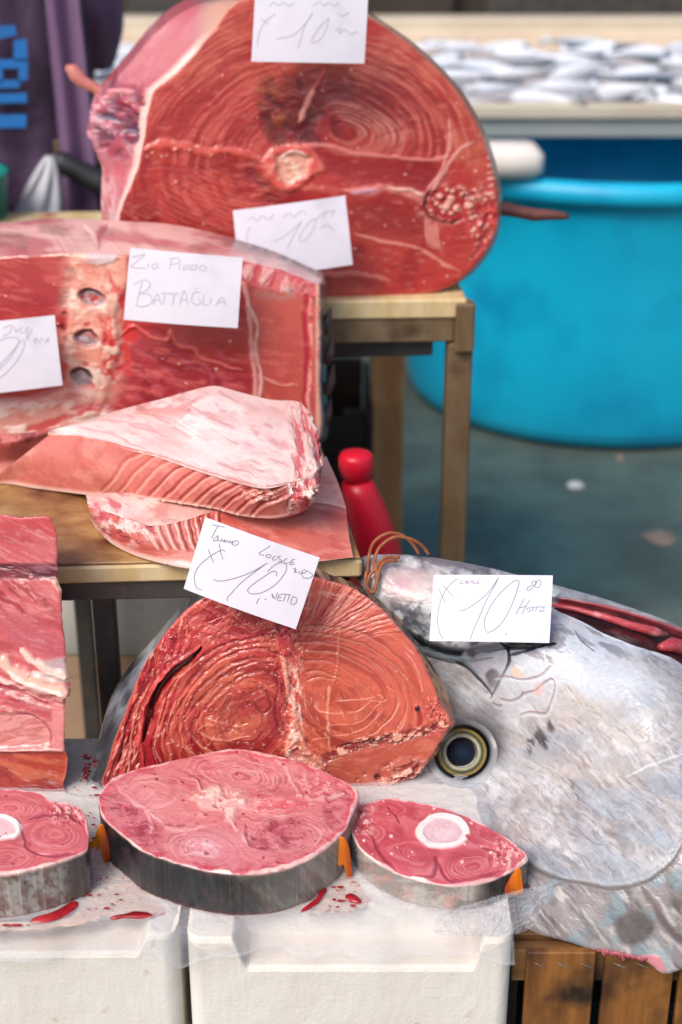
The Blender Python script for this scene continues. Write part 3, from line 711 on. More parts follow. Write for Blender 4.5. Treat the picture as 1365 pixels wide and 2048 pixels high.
# ------------------------------------------------------------------ foam boxes in front
ZB = .42; YF = 1.15
def foam_box(xl, xr_, yf, zmid, nl, nr_, notch, label, z0=.0):
    """front wall with a lowered middle between raised corners"""
    e = empty('foam_box', ((xl + xr_) / 2, yf, z0), label, 'box', 'white foam boxes in front')
    n = 160; xs = np.linspace(0, 1, n)
    # outline seen from the front
    prof = []
    w_ = xr_ - xl
    def zt(x):
        a = sst(nl[0], nl[1], x - xl); b_ = sst(nr_[0], nr_[1], xr_ - x)
        return ZB - (ZB - zmid) * min(a, b_)
    X = xl + xs * w_
    cr_ = .016
    Z = np.array([zt(x) for x in X])
    ed = np.minimum(X - xl, xr_ - X)
    Y = yf + np.where(ed < cr_, cr_ - np.sqrt(np.clip(cr_ ** 2 - (cr_ - ed) ** 2, 0, None)), 0)
    rows = []
    wal = .052
    for (dy, z) in ((0, None),):
        pass
    def row(dy, f): return np.stack([X, Y + dy, f(Z)], 1)
    R_ = [row(0.0, lambda Z: Z * 0 + z0 + .002), row(-.0, lambda Z: Z * 0 + .30)]
    for k in np.linspace(0, 1, 6)[1:]: R_.append(row(0, lambda Z, k=k: .30 + (Z - .005 - .30) * k))
    R_.append(row(.0015, lambda Z: Z - .0015)); R_.append(row(.005, lambda Z: Z))
    for k in (.25, .5, .75, 1): R_.append(row(.005 + (wal - .005) * k, lambda Z: Z))
    R_.append(row(wal + .004, lambda Z: Z * 0 + ZB))
    R_.append(row(.36, lambda Z: Z * 0 + ZB)); R_.append(row(.362, lambda Z: Z * 0 + z0 + .002))
    V = np.vstack(R_); V = V.reshape(len(R_), n, 3)
    dn = (fbm(V[..., 0].ravel() * 60, (V[..., 2] + V[..., 1]).ravel() * 60, 3, 4) - .5).reshape(len(R_), n) * .0012
    V[..., 1] += dn; V = V.reshape(-1, 3)
    F_ = gridfaces(n, len(R_), wrap=False)
    caps = [[r * n for r in range(len(R_))][::-1], [r * n + n - 1 for r in range(len(R_))], ]
    me = mesh('box_body', V, [list(map(int, f)) for f in F_] + caps, M_foam, e, smooth=False)
    return e
fx0 = Pt(352, 1880, YF)[0]
foam_box(fx0 - .40, fx0, YF + .006, Pt(0, 1916, YF)[2], (.0, .01), (.028, .042), 0, 'left white foam box whose right end is cut by the gap', .225)
fx1, fx2 = Pt(372, 1880, YF)[0], Pt(1028, 1880, YF)[0]
foam_box(fx1, fx2, YF, Pt(0, 1936, YF)[2], (.045, .062), (.028, .040), 0, 'wide right white foam box next to the wooden crate', .225)
for (a_, b_, lab) in ((fx0 - .40, fx0, 'lower white foam box carrying the left one'), (fx1, fx2, 'lower white foam box carrying the wide right one')):
    e = empty('foam_box', ((a_ + b_) / 2, YF, 0), lab, 'box', 'white foam boxes in front')
    MB().box((a_ + .003, YF + .008, .002), (b_ - .003, YF + .355, .2255), bev=.012).build('box_body', M_foam, e, True)

# wooden crate at the right
ZC = .386; YC = 1.17
cr = empty('wooden_crate', (.4, YC, 0), 'weathered wooden crate under the silver fish head', 'crate')
cx0, cx1 = Pt(1030, 1900, YC)[0], .62
MB().box((cx0, YC + .0105, ZC - .046), (cx1, YC + .026, ZC - .006), bev=.001).build('rail', M_rail, cr)
MB().box((cx0, YC + .0105, .05), (cx1, YC + .026, .09), bev=.001).build('rail', M_rail, cr)
sl = [(1055, 1193), (1213, 1352), (1366, 1500), (1515, 1650)]
for a_, b_ in sl:
    xa, xb = Pt(a_, 1910, YC)[0], Pt(b_, 1910, YC)[0]
    s_ = MB().box((xa, YC, .01), (xb, YC + .010, ZC), bev=.0012).build('slat', M_crate, cr)
    for k in (.12, .45, .78):
        X = xa + (xb - xa) * k
        MB().tube([(X, YC - .0006, ZC - .0125), (X + .006, YC - .0012, ZC - .0155), (X + .0115, YC - .0006, ZC - .0185)], .0006, 6).build('staple', M_staple, s_)
for i in range(6):
    y = YC + .03 + i * .052
    MB().box((cx0 + .002, y, ZC - .012), (cx1, y + .044, ZC - .001), bev=.001).build('top_slat', M_rail, cr)
MB().box((cx0, YC + .0275, ZC - .02), (cx0 + .0015, YC + .34, ZC - .0125)).build('side_rail', M_rail, cr)
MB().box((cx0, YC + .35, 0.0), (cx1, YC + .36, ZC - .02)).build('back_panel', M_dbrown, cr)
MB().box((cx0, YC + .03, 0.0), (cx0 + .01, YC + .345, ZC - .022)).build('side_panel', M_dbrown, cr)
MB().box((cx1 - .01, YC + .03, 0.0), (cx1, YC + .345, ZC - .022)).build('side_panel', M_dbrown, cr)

# litter on the ground
M_lw = noise_mat('white_scrap', 'DADCDC', 'B8BCC0', 60, .6, .2, 90, .001); M_lp = noise_mat('brown_scrap', '8A7A6C', '76685E', 40, .6, .2, 90, .001)
rnd = random.Random(3)
lit = [(1152, 972, .020, M_lw, 'round white scrap lying on the ground in front of the tub'), (1320, 1075, .035, M_lp, 'larger pale brown scrap at the right end of the ground'), (1240, 918, .012, M_lp, 'small reddish scrap close under the tub bottom')]
for x, y, r_, m_, lb_ in lit:
    c = atZ(x, y, 0.0); n = 14
    top = [(c[0] + r_ * (1 + .3 * rnd.uniform(-1, 1)) * math.cos(k / n * 6.283), c[1] + r_ * (1 + .3 * rnd.uniform(-1, 1)) * math.sin(k / n * 6.283), .006) for k in range(n)]
    V = [(x_, y_, .001) for x_, y_, z_ in top] + [(c[0] + (x_ - c[0]) * .8, c[1] + (y_ - c[1]) * .8, z_ + .002) for x_, y_, z_ in top] + [(c[0], c[1], .012)]
    F_ = [[i, (i + 1) % n, n + (i + 1) % n, n + i] for i in range(n)] + [[n + i, n + (i + 1) % n, 2 * n] for i in range(n)]
    setp(MB().add(V, F_).build('scrap', m_, smooth=True), lb_, 'scrap', 'scraps on the wet ground')
# the board is cut a little askew: its right end runs back to the left
for o in lt.children:
    if o.name.startswith('board'):
        for v in o.data.vertices:
            if v.co.x + lt.location.x > -.2 and v.co.y + lt.location.y > 1.8: v.co.x -= .05

# ================================================================== MEAT AND FISH
def scl(ctrl, c, k, dx=0, dy=0):
    return [(c[0] + (x - c[0]) * k + dx, c[1] + (y - c[1]) * k + dy) for x, y in ctrl]

# ---------------- big round cut on the upper table
F1 = [(475, 5), (560, -12), (650, 0), (740, 38), (800, 75), (860, 125), (915, 185), (957, 255), (984, 330), (997, 400), (991, 465), (965, 515), (920, 560), (860, 586), (740, 596), (600, 600), (450, 602), (330, 604), (222, 604), (230, 480), (248, 405), (273, 345), (288, 280), (296, 225), (310, 182), (348, 150), (393, 105), (433, 55)]
G1 = [(440, -2), (555, -19), (652, -8), (745, 31), (806, 69), (867, 119), (923, 180), (965, 251), (993, 328), (1005, 399), (998, 467), (971, 519), (925, 563), (862, 589), (740, 599), (600, 603), (450, 605), (330, 607), (200, 607), (206, 470), (204, 400), (205, 335), (180, 275), (186, 225), (215, 180), (258, 128), (310, 68), (370, 22)]
P1 = Plane(700, 597, 2.15, 6, 6)
def paint_big(x, y):
    p = Paint(x, y, 'B4342E', .33); p.warp(7, 60, 2)
    p.noise('CF6550', 120, .45, .62, .75, 3, mask=sst(330, 90, y))
    p.noise('8E161C', 70, .46, .64, .7, 5, mask=sst(250, 330, y) * .8 + .2)
    p.mix(p.near(640, 230, 190, 80), 'A81F25', 0); p.mix(p.near(420, 250, 130, 60) * .6, 'AE2A2B')
    # left lobe: fine curved fibres
    p.rings((640, 330), (1.35, 1), -22, 11, 2.2, 'D97A63', .26, .25, 110, 400, 185, 285, 14, 7, .4)
    p.rings((640, 330), (1.35, 1), -22, 11, 1.5, '97191F', .2, -.2, 120, 400, 180, 285, 20, 17, .45)
    # right lobe: rings
    p.rings((690, 268), (1.15, .85), 18, 17, 2.6, 'E2937F', .42, .35, 30, 250, 225, 20, 12, 8, .36); p.lam((690, 262), (1.2, .8), 12, 9, 140, 240, 'D87A66', '84141A', .5, .35, 10, 61, sst(330, 300, y) * sst(640, 680, x)); p.lam((600, 300), (1.3, .9), -20, 9, 160, 330, 'D0685A', '84141A', .45, .3, 60, 62, sst(640, 600, x))
    p.rings((700, 262), (1.15, .85), 18, 17, 2.0, '93151D', .35, -.3, 36, 200, 255, 50, 6, 9, .4)
    p.rings((690, 262), (1.2, .62), 12, 12, 2.5, 'E2A090', .6, .3, 16, 110, 240, 20, 4, 10, .36)
    p.noise('CC6A52', 60, .5, .7, .6, 12, 2, 55, mask=p.near(900, 220, 90, 160))
    # dark blood muscle above the backbone
    p.poly([(610, 130), (700, 130), (705, 190), (650, 215), (620, 270), (600, 300), (550, 290), (540, 250), (520, 190), (560, 160)], '6E1418', .75, 16, -.8)
    p.noise('3E0C0E', 18, .5, .66, .8, 14, 2.5, 60, -.8, mask=p.near(575, 225, 60, 90))
    p.noise('A85A30', 14, .56, .68, .6, 15, 3, 10, .4, mask=p.near(550, 215, 45, 60))
    p.noise('5A0E14', 24, .42, .6, .8, 141, 1.5, 60, -1, mask=p.near(600, 250, 90, 50, .6)); p.line([(628, 175), (618, 200), (604, 232), (596, 246)], 5, 'EC9A88', .95, 1.2, .7)
    p.line([(650, 140), (636, 165), (628, 180)], 3, 'C04848', .8, .6)
    # septum lines
    p.poly([(610, 306), (700, 312), (860, 330), (900, 345), (870, 372), (760, 368), (640, 345)], '8E141C', .7, 12, -1)
    p.line([(600, 288), (660, 292), (720, 306), (800, 315), (870, 318), (905, 310)], 3.5, 'E2827A', .85, .8, .8, .1)
    p.line([(900, 235), (902, 270), (900, 300), (880, 345), (850, 382)], 3, 'E89A8E', .8, .6, .8)
    p.line([(950, 285), (920, 300), (890, 340), (860, 385)], 3, 'E6A396', .8, .6, .8)
    p.line([(690, 380), (740, 382), (780, 375), (830, 392), (866, 396)], 8, 'E0877C', .85, 1, .8)
    p.line([(700, 386), (760, 378)], 4, 'D6A0B4', .8, .3)
    p.line([(780, 372), (845, 388)], 3, 'F0C0B0', .9, 1.2)
    p.line([(500, 395), (560, 378), (620, 380), (700, 384)], 6, 'D86658', .7, .6)
    p.poly([(700, 400), (800, 420), (850, 430), (845, 480), (760, 470), (700, 455)], '8E2420', .75, 14, -.6)
    p.line([(703, 465), (760, 478), (830, 495), (870, 520), (920, 545)], 3, 'E08F78', .8, .6)
    for k in range(5): p.line([(850 + k * 3, 400), (852 + k * 5, 440), (858 + k * 6, 495 + k * 3)], 1.6, 'EFA898', .7, .5)
    # bone cluster
    m = p.near(905, 408, 62, 34); p.mix(m, 'A82028', -.5)
    p.spots('F0B49C', 15, 6, .75, .9, 2.2, 21, m); p.spots('7A0E16', 15, 5, .5, .9, -2, 31, m)
    p.line([(862, 375), (850, 400), (858, 430), (890, 445), (925, 440)], 3, '5E1416', .9, -1.2)
    m = p.near(965, 440, 34, 60); p.noise('D9534A', 12, .45, .6, .8, 25, 1, 0, 1, mask=m); p.spots('F2C2B0', 12, 4, .5, .8, 1.5, 27, m); p.spots('A8101C', 12, 4, .4, .9, -1, 28, m)
    for k in range(9): p.line([(974, 275 + k * 14), (986, 272 + k * 14)], 2.6, 'F2B8A8', .8, .8)
    # left septum
    p.line([(292, 300), (330, 288), (400, 302), (460, 300), (500, 312), (530, 330)], 7, 'DC6052', .85, 1.6, .8)
    p.spots('EE9C84', 13, 4, .4, .9, 1.4, 33, p.near(380, 300, 110, 14))
    p.noise('8A161C', 26, .5, .64, .7, 35, 3.5, 5, -.6, mask=p.near(440, 335, 130, 26))
    p.line([(300, 340), (380, 345), (450, 372), (520, 375)], 4, 'B03030', .8, .5)
    p.rings((560, 250), (1.6, 1), 0, 9, 1.8, 'D6685A', .4, .25, 110, 330, 95, 160, 12, 37, .42)
    p.noise('5A1010', 15, .5, .62, .7, 39, 3, 40, -1, mask=p.near(520, 375, 36, 50))
    # vertebra
    p.poly([(528, 312), (575, 288), (625, 296), (650, 340), (630, 352), (585, 384), (548, 372), (528, 345)], 'D5554A', .95, 6, 2.0)
    p.noise('F2A08C', 12, .45, .6, .8, 41, 1, 0, 1, mask=p.near(583, 335, 50, 45))
    p.poly([(550, 312), (590, 302), (620, 314), (612, 356), (590, 360), (572, 374), (556, 348)], 'E0A088', .95, 5, -3.2, smooth=False)
    p.noise('F6DCC8', 14, .42, .6, .9, 43, 1, 0, .8, mask=p.near(580, 338, 26, 26))
    p.line([(560, 318), (585, 303), (612, 312)], 3, 'F0D0C0', .9, 2)
    # bottom
    p.noise('D0604A', 60, .45, .62, .7, 45, 3, 8, .5, mask=sst(500, 560, y))
    p.line([(640, 548), (720, 545), (780, 560)], 5, 'E89080', .5, .8)
    p.line([(940, 520), (960, 480), (975, 430)], 6, '8A1420', .7, -1)
    p.noise('D98474', 7, .64, .8, .35, 47, 3, 0, .3); p.noise('8E141A', 11, .6, .72, .4, 48, 4, -20, -.3)
    p.spots('F4C0B0', 30, 2, .12, .9, .5, 49)
    return p
def paint_big_skin(x, y, u, v):
    p = Paint(x, y, '9A8478', .45)
    left = sst(440, 380, x)
    p.mix(left, 'B8626C'); p.noise('CF8C92', 26, .45, .68, .6, 3, 3, -50, .6, mask=left)
    p.noise('B4525E', 24, .5, .64, .8, 5, 3, -50, .4, mask=left)
    cav = p.near(235, 240, 70, 70)
    p.mix(cav, 'A63C50', 0); p.noise('5C2440', 18, .44, .56, .95, 6, 1, 0, -9, mask=cav); p.noise('E2A8B4', 13, .54, .64, .8, 7, 2, 70, 6, mask=cav)
    p.line([(190, 235), (215, 230), (240, 245)], 6, '4A4660', .9, -6); p.line([(240, 262), (262, 255), (276, 262)], 5, '51405E', .9, -5)
    p.line([(225, 200), (262, 205), (296, 196)], 4, '98202E', .9, 3); p.line([(205, 195), (230, 180), (262, 182)], 5, 'DE8A90', .9, 4)
    lo = sst(300, 360, y) * left; p.noise('E0BCBC', 22, .45, .62, .7, 9, 3, 80, 2, mask=lo); p.noise('C0404A', 16, .5, .64, .7, 10, 3, 80, -1, mask=lo)
    p.mix(sst(.22, .05, v) * .9 * left, 'EBC4B8', 1.5)
    p.mix((1 - left) * sst(1.0, 1.3, v), '5A5654'); p.mix((1 - left) * sst(1.0, .6, v), 'C4907C')
    return p
e1 = empty('tuna_cut', P1.at(600, 600), 'huge round cut of dark red tuna standing on the upper table', 'tuna cut')
slab('flesh', P1.at, F1, [(420, 330), (720, 300)], paint_big, 900, 230, [(G1, .045, (0, 0, 0)), (None, .0, (-.02, .16, -.0))], e1, M_meat, M_skin, paint_big_skin, 26, 2.0, 16, 3, 0, 5, norm=P1.n)
# fins sticking out on both sides
def stick(name, pts, rad, mat, parent): return MB().tube(pts, rad, 12).build(name, mat, parent, smooth=True)
M_fin = noise_mat('dry_fin', '7A4A40', '5A302C', 30, .45, .4, 120, .001, c3='A85A50', s3=30)
M_finp = noise_mat('pink_fin', 'C98078', 'B8685E', 30, .45, .4, 120, .001, c3='C07840', s3=20)
stick('fin', [atY(x, y, 2.24) for x, y in ((960, 405), (1000, 416), (1040, 424), (1070, 430), (1100, 430), (1128, 432), (1138, 434))], [.012, .0115, .0095, .010, .008, .006, .003], M_fin, e1)
stick('fin', [atY(x, y, 2.3) for x, y in ((230, 200), (205, 185), (185, 173), (165, 163), (152, 150), (143, 138), (132, 134))], [.011, .009, .008, .010, .012, .010, .004], M_finp, e1)

# ---------------- ribbed block with the backbone
F2 = [(-90, 520), (0, 514), (80, 510), (150, 506), (300, 512), (400, 516), (480, 522), (560, 540), (625, 565), (639, 573), (641, 590), (641, 650), (640, 760), (637, 882), (560, 884), (450, 884), (300, 884), (150, 884), (0, 884), (-90, 884)]
G2 = [(-90, 452), (0, 452), (60, 447), (110, 443), (230, 449), (330, 455), (420, 472), (540, 506), (630, 546), (650, 557), (653, 580), (654, 650), (652, 760), (650, 882), (560, 884), (450, 884), (300, 884), (150, 884), (0, 884), (-90, 884)]
P2 = Plane(300, 880, 1.905, 4, 0)
def paint_block(x, y):
    p = Paint(x, y, 'B0393B', .36); p.warp(6, 50, 12)
    p.noise('9E2A31', 60, .42, .6, .8, 3, 2, 10)
    p.noise('C4544E', 50, .5, .66, .7, 4, 3, 15)
    # right strip, paler flesh
    p.poly([(505, 590), (622, 590), (622, 880), (515, 880)], 'C4584C', .9, 6, 0)
    p.noise('B84A44', 40, .5, .6, .6, 41, 1, 0, mask=sst(500, 520, x))
    # top right fatty band
    m = p.poly([(492, 530), (560, 545), (636, 572), (622, 592), (560, 582), (495, 560)], 'D9747A', .85, 5)
    p.noise('F2C6C2', 12, .48, .6, .9, 6, 3, 120, .8, mask=m); p.noise('C02A34', 12, .52, .62, .8, 7, 2.5, 120, -.6, mask=m)
    m = p.near(570, 585, 55, 14); p.noise('A88078', 14, .4, .6, .7, 8, 2, 10, 0, mask=m)
    # middle flesh between backbone and strip
    p.poly([(245, 640), (480, 650), (505, 690), (500, 770), (400, 735), (330, 700), (290, 665)], 'B53A36', .8, 8, 0)
    p.poly([(240, 665), (290, 655), (340, 670), (400, 715), (500, 745), (520, 880), (200, 880), (200, 760)], 'A5303A', .8, 7, -1.0)
    p.noise('C2505A', 22, .5, .64, .8, 9, 2, 30, .6, mask=p.near(350, 760, 150, 80)); p.noise('8A1E2A', 20, .52, .66, .7, 10, 2, 30, -.6, mask=p.near(350, 760, 150, 80))
    p.line([(242, 668), (268, 652), (300, 672), (336, 678), (342, 664), (362, 690), (388, 694), (402, 714), (440, 728), (482, 740)], 3.2, 'E0655C', .9, 1.6, .8)
    # pale seams
    p.line([(487, 560), (497, 600), (502, 660), (508, 720), (508, 800), (502, 880)], 4.5, 'E8A49C', .85, 1.2, .7, .02)
    p.line([(495, 600), (516, 650), (514, 700), (522, 760), (512, 840), (518, 880)], 3, 'EEB6AE', .85, 1, .7, .02)
    p.line([(524, 752), (560, 768), (600, 772)], 2.5, 'EB9A7C', .7, .8, brk=.4)
    p.line([(612, 590), (612, 680), (616, 780), (612, 880)], 5, 'B01830', .9, -.8, .7, .02)
    p.line([(620, 600), (624, 700), (620, 800), (624, 880)], 4, 'E8988E', .9, 1, .7, .02, brk=.35)
    p.mix(sst(628, 636, x), 'D8A090', .5)
    # top edge
    p.line([(-90, 522), (0, 516), (60, 514), (140, 512)], 3.5, 'F0AFA0', .8, .6, .8, 0, brk=.4)
    # backbone column
    p.noise('5E1420', 20, .45, .6, .85, 22, 1, 0, -1, mask=p.near(140, 640, 24, 110))
    p.poly([(150, 508), (250, 505), (258, 560), (240, 600), (232, 640), (238, 690), (222, 740), (212, 800), (190, 830), (135, 830), (128, 770), (140, 720), (134, 660), (140, 600), (152, 560)], 'E9A08A', .95, 7, 2.5)
    p.noise('F6D8C4', 34, .36, .56, .95, 23, 1, 0, .8, mask=p.near(185, 650, 55, 170))
    p.noise('D6302E', 20, .5, .62, .9, 24, 1.6, 80, -.6, mask=p.near(238, 640, 38, 130))
    p.noise('C41E22', 14, .5, .62, .9, 25, 1, 0, -.6, mask=p.near(205, 700, 38, 90) * sst(195, 215, x))
    p.poly([(172, 508), (205, 502), (236, 508), (230, 522), (205, 528), (175, 522)], 'D9C4C2', .95, 4, 1)
    for cx_, cy_, a_ in ((186, 594, 28), (172, 678, 24), (164, 756, 22)):
        p.poly([(cx_ - a_, cy_), (cx_ - a_ * .5, cy_ - 13), (cx_ + a_ * .3, cy_ - 12), (cx_ + a_, cy_ + 2), (cx_ + a_ * .6, cy_ + 15), (cx_ - a_ * .4, cy_ + 14)], '9C8488', .95, 4, -4.5)
        p.line([(cx_ - a_, cy_ - 4), (cx_ - a_ * .4, cy_ - 15), (cx_ + a_ * .35, cy_ - 14), (cx_ + a_, cy_)], 4, '4A2420', .95, -3)
        p.noise('C4B2B4', 10, .5, .6, .8, int(cx_), 1, 0, 1, mask=p.near(cx_, cy_ + 3, a_ * .6, 9))
    p.spots('C0202A', 30, 8, .22, .8, -1.2, 30, p.near(195, 660, 50, 180))
    # lower left pale flap
    p.poly([(-90, 806), (0, 806), (60, 800), (140, 775), (200, 800), (215, 884), (-90, 884)], 'E7A79A', .9, 8, 3)
    p.noise('F5DACE', 20, .45, .6, .9, 33, 3, -15, 1, mask=sst(790, 815, y) * sst(240, 200, x)); p.noise('CE4A4C', 18, .52, .64, .85, 34, 3, -20, -1, mask=sst(790, 815, y) * sst(240, 200, x))
    p.noise('D9685E', 10, .6, .7, .5, 35, 4, 10, .3); p.spots('F4C0A8', 40, 2.5, .15, .9, .8, 36)
    return p
def paint_block_skin(x, y, u, v):
    p = Paint(x, y, 'D58E8A', .42)
    p.noise('E9B9B0', 34, .42, .6, .9, 4, 4, 5, .8); p.noise('B95660', 24, .5, .64, .75, 5, 4, 5, .3); p.noise('9A6A60', 20, .55, .7, .6, 6, 3, 10)
    p.line([(195, 500), (200, 470), (215, 450)], 6, 'A84450', .8, -2); p.line([(195, 500), (190, 470), (170, 450)], 4, 'F0C8C0', .8, 1.5)
    rim = sst(.5, 1.0, v) * sst(420, 520, x); p.mix(rim * .7, '6E5048'); p.noise('3A3230', 10, .45, .6, .9, 8, 1, 0, 0, mask=rim)
    s_ = sst(636, 642, x) * sst(562, 580, y); p.mix(s_, '3E4248'); p.noise('5C6068', 14, .5, .6, .8, 9, 4, 90, mask=s_); p.mix(s_ * sst(.25, .0, v), 'D8A48E')
    return p
e2 = empty('tuna_block', P2.at(300, 884), 'squared tuna block with its pale backbone showing three hollows, on the lower table', 'tuna block')
slab('flesh', P2.at, F2, [(60, 690), (520, 720)], paint_block, 900, 200, [(G2, .14, (0, 0, 0)), (None, 0, (0, .02, 0))], e2, M_meat, M_skin, paint_block_skin, 26, 2.0, 16, 5, 0, 5, norm=P2.n)
M_spike = noise_mat('dark_finlets', '4A342C', '6E564A', 60, .45, .4, 200, .001)
for k, (x, y, l) in enumerate(((650, 640, 26), (655, 700, 30), (656, 762, 34), (650, 824, 30))):
    a = atY(x - 6, y + 26, 1.99); b = atY(x + 6, y, 1.995); c = atY(x + 12, y - l, 2.0)
    MB().tube([a, b, c], [.009, .007, .0012], 8).build('finlet', M_spike, e2, smooth=True)

def YH(L, add=0):
    out = []
    for x, y, h in L:
        a = PITCH - math.atan((1024 - y) / FPX); out.append((x, y, (CAMH - ZL - h) / math.tan(a) + add))
    return out
# ---------------- piece lying behind the belly slabs at the left
def paint_c(x, y, u, v):
    p = Paint(x, y, 'C4625A', .4); p.noise('DD8D80', 30, .45, .6, .8, 3, 4, -8); p.noise('8A2A2C', 14, .52, .64, .8, 4, 2, 80, -.8, mask=sst(905, 880, y))
    p.mix(sst(.86, .95, v), 'E8C8BC'); return p
e = empty('tuna_piece', atY(20, 950, 1.77), 'thin flat piece of tuna lying under the pale belly slab at the left edge', 'tuna piece')
loft('flesh', [YH([(-120, 862, .055), (0, 866, .055), (60, 864, .055), (130, 852, .05), (200, 846, .045)]), YH([(-120, 890, .05), (0, 886, .05), (60, 878, .05), (130, 862, .045), (200, 856, .04)]),
               YH([(-120, 930, .02), (0, 925, .02), (60, 912, .02), (130, 895, .02), (200, 885, .02)]), YH([(-120, 962, .002), (0, 956, .002), (60, 948, .002), (130, 930, .002), (200, 915, .002)])], 160, 70, paint_c, M_meat, e)

# ---------------- belly slabs
def paint_A_top(x, y, u, v):
    p = Paint(x, y, 'E6C3BC', .33); p.warp(8, 60, 3)
    p.noise('F0DCD6', 50, .38, .64, .9, 4, 3, 18); p.noise('DDA8A4', 30, .5, .72, .5, 5, 3, 15, .4); p.noise('CE8E8C', 9, .56, .7, .3, 55, 4, 20, .2)
    p.noise('C9A0B8', 34, .4, .7, .7, 6, 2, 100, 0, mask=p.near(510, 850, 45, 45)); p.noise('DB8E86', 20, .5, .6, .8, 7, 3, -30, .6, mask=p.near(330, 810, 110, 30))
    p.noise('C46A66', 7, .64, .7, .5, 8, 7, 24, -.3, mask=sst(60, 300, x))
    for a_, b_, c_ in (((150, 850), (220, 868), (290, 900)), ((200, 838), (280, 852), (340, 880)), ((260, 825), (330, 838), (380, 860))): p.line([a_, b_, c_], 1.8, 'D2888A', .6, -.6)
    # right end, ragged
    m = sst(565, 600, x - (y - 850) * .02 + (y > 900) * 0)
    p.noise('C43A44', 14, .46, .58, .85, 9, 2.5, 75, -1.5, mask=m); p.noise('F2C4B8', 13, .5, .6, .9, 10, 2.5, 75, 2, mask=m)
    p.mix(sst(.985, .999, v), 'D87A70')
    return p
def paint_A_front(x, y, u, v):
    p = Paint(x, y, 'CB6D60', .42); p.warp(4, 40, 13)
    p.noise('DC8E80', 22, .45, .65, .6, 4, 2, 20); p.noise('B9564E', 16, .52, .66, .5, 5, 2, 40)
    # slanting grooves
    for k in range(11):
        x0 = 225 + k * 30; yb = 985 + k * 5
        top = 905 + k * 8
        p.line([(x0 + 75, top - 8), (x0 + 30, top + 12), (x0 - 5, yb - 22), (x0 - 25, yb)], 2.6, '9E3434' if k > 2 else 'B85A50', .9 if k > 2 else .6, -2.2, .8)
        p.line([(x0 + 81, top - 5), (x0 + 36, top + 16), (x0 + 1, yb - 18), (x0 - 19, yb + 3)], 3.0, 'E8A090', .7, 1.6, .8)
    m = p.near(530, 985, 42, 22); p.noise('8A1E26', 12, .42, .56, .95, 8, 1.5, 0, -2, mask=m); p.noise('F0B4A4', 10, .56, .64, .9, 9, 2, 30, 1.5, mask=m)
    m = sst(.86, .97, v); p.mix(m, 'EDC9BC', .6)
    m = sst(555, 585, x); p.mix(m, 'E6A79C', .5); p.noise('C02C38', 13, .5, .6, .9, 10, 2, 60, -1, mask=m); p.noise('F6DCD0', 12, .52, .62, .8, 12, 2, 60, 1, mask=m)
    p.spots('A01424', 60, 6, .22, .9, -.6, 12, sst(380, 480, x))
    p.mix(sst(.05, .0, v), 'EBB8AA'); return p
eA = empty('belly_slab', atY(330, 1010, 1.62), 'pale topped tuna belly slab with grooved pink side, lying uppermost on the lower table', 'tuna belly')
topb = YH([(96, 866, .072), (140, 850, .08), (185, 836, .088), (250, 817, .10), (320, 799, .11), (380, 782, .118), (430, 772, .122), (475, 783, .12), (540, 799, .118), (602, 806, .116), (624, 850, .11), (637, 900, .10), (641, 940, .092)])
ridge = YH([(97, 869, .072), (120, 872, .074), (160, 874, .078), (210, 884, .084), (260, 898, .088), (320, 912, .092), (380, 932, .094), (430, 948, .095), (480, 962, .095), (530, 972, .094), (575, 966, .094), (605, 958, .094), (628, 955, .092)])
bot = YH([(-20, 966, .003), (20, 966, .003), (70, 974, .003), (130, 982, .006), (190, 989, .015), (250, 992, .030), (320, 1000, .045), (380, 1009, .049), (430, 1017, .050), (480, 1030, .050), (540, 1035, .050), (575, 1030, .052), (598, 1022, .055)])
mid1 = [(a[0] * .55 + b[0] * .45, a[1] * .55 + b[1] * .45 - 6, a[2] * .55 + b[2] * .45 - .006) for a, b in zip(topb, ridge)]
ridge2 = [(x, y - 3, Y + .004) for x, y, Y in ridge]
loft('top_membrane', [topb, mid1, ridge2, ridge], 560, 170, paint_A_top, M_meat, eA, hmask=lambda u, v: sst(0, .04, v) * sst(0, .04, 1 - v))
midf = [((a[0] + b[0]) / 2, (a[1] + b[1]) / 2, (a[2] + b[2]) / 2 - .008) for a, b in zip(ridge, bot)]
under = [(x + 6, y + 1, Y + .02) for x, y, Y in bot]; under2 = [(x * .97 + 12, min(y - 8, 1000), Y + .09) for x, y, Y in bot]
loft('flesh', [ridge, [(x, y + 2, Y - .001) for x, y, Y in ridge], midf, [(x, y - 3, Y - .001) for x, y, Y in bot], bot], 640, 130, paint_A_front, M_meat, eA, hmask=lambda u, v: sst(0, .05, v) * sst(0, .05, 1 - v))
def paint_plain(base):
    def f(x, y, u, v):
        p = Paint(x, y, base, .4); p.noise('D9988E', 20, .45, .6, .6, 3, 3); return p
    return f
def side_end(name, a, b, parent, paint, nu=60, nv=60):
    loft(name, [a, b], nu, nv, paint, M_meat, parent)
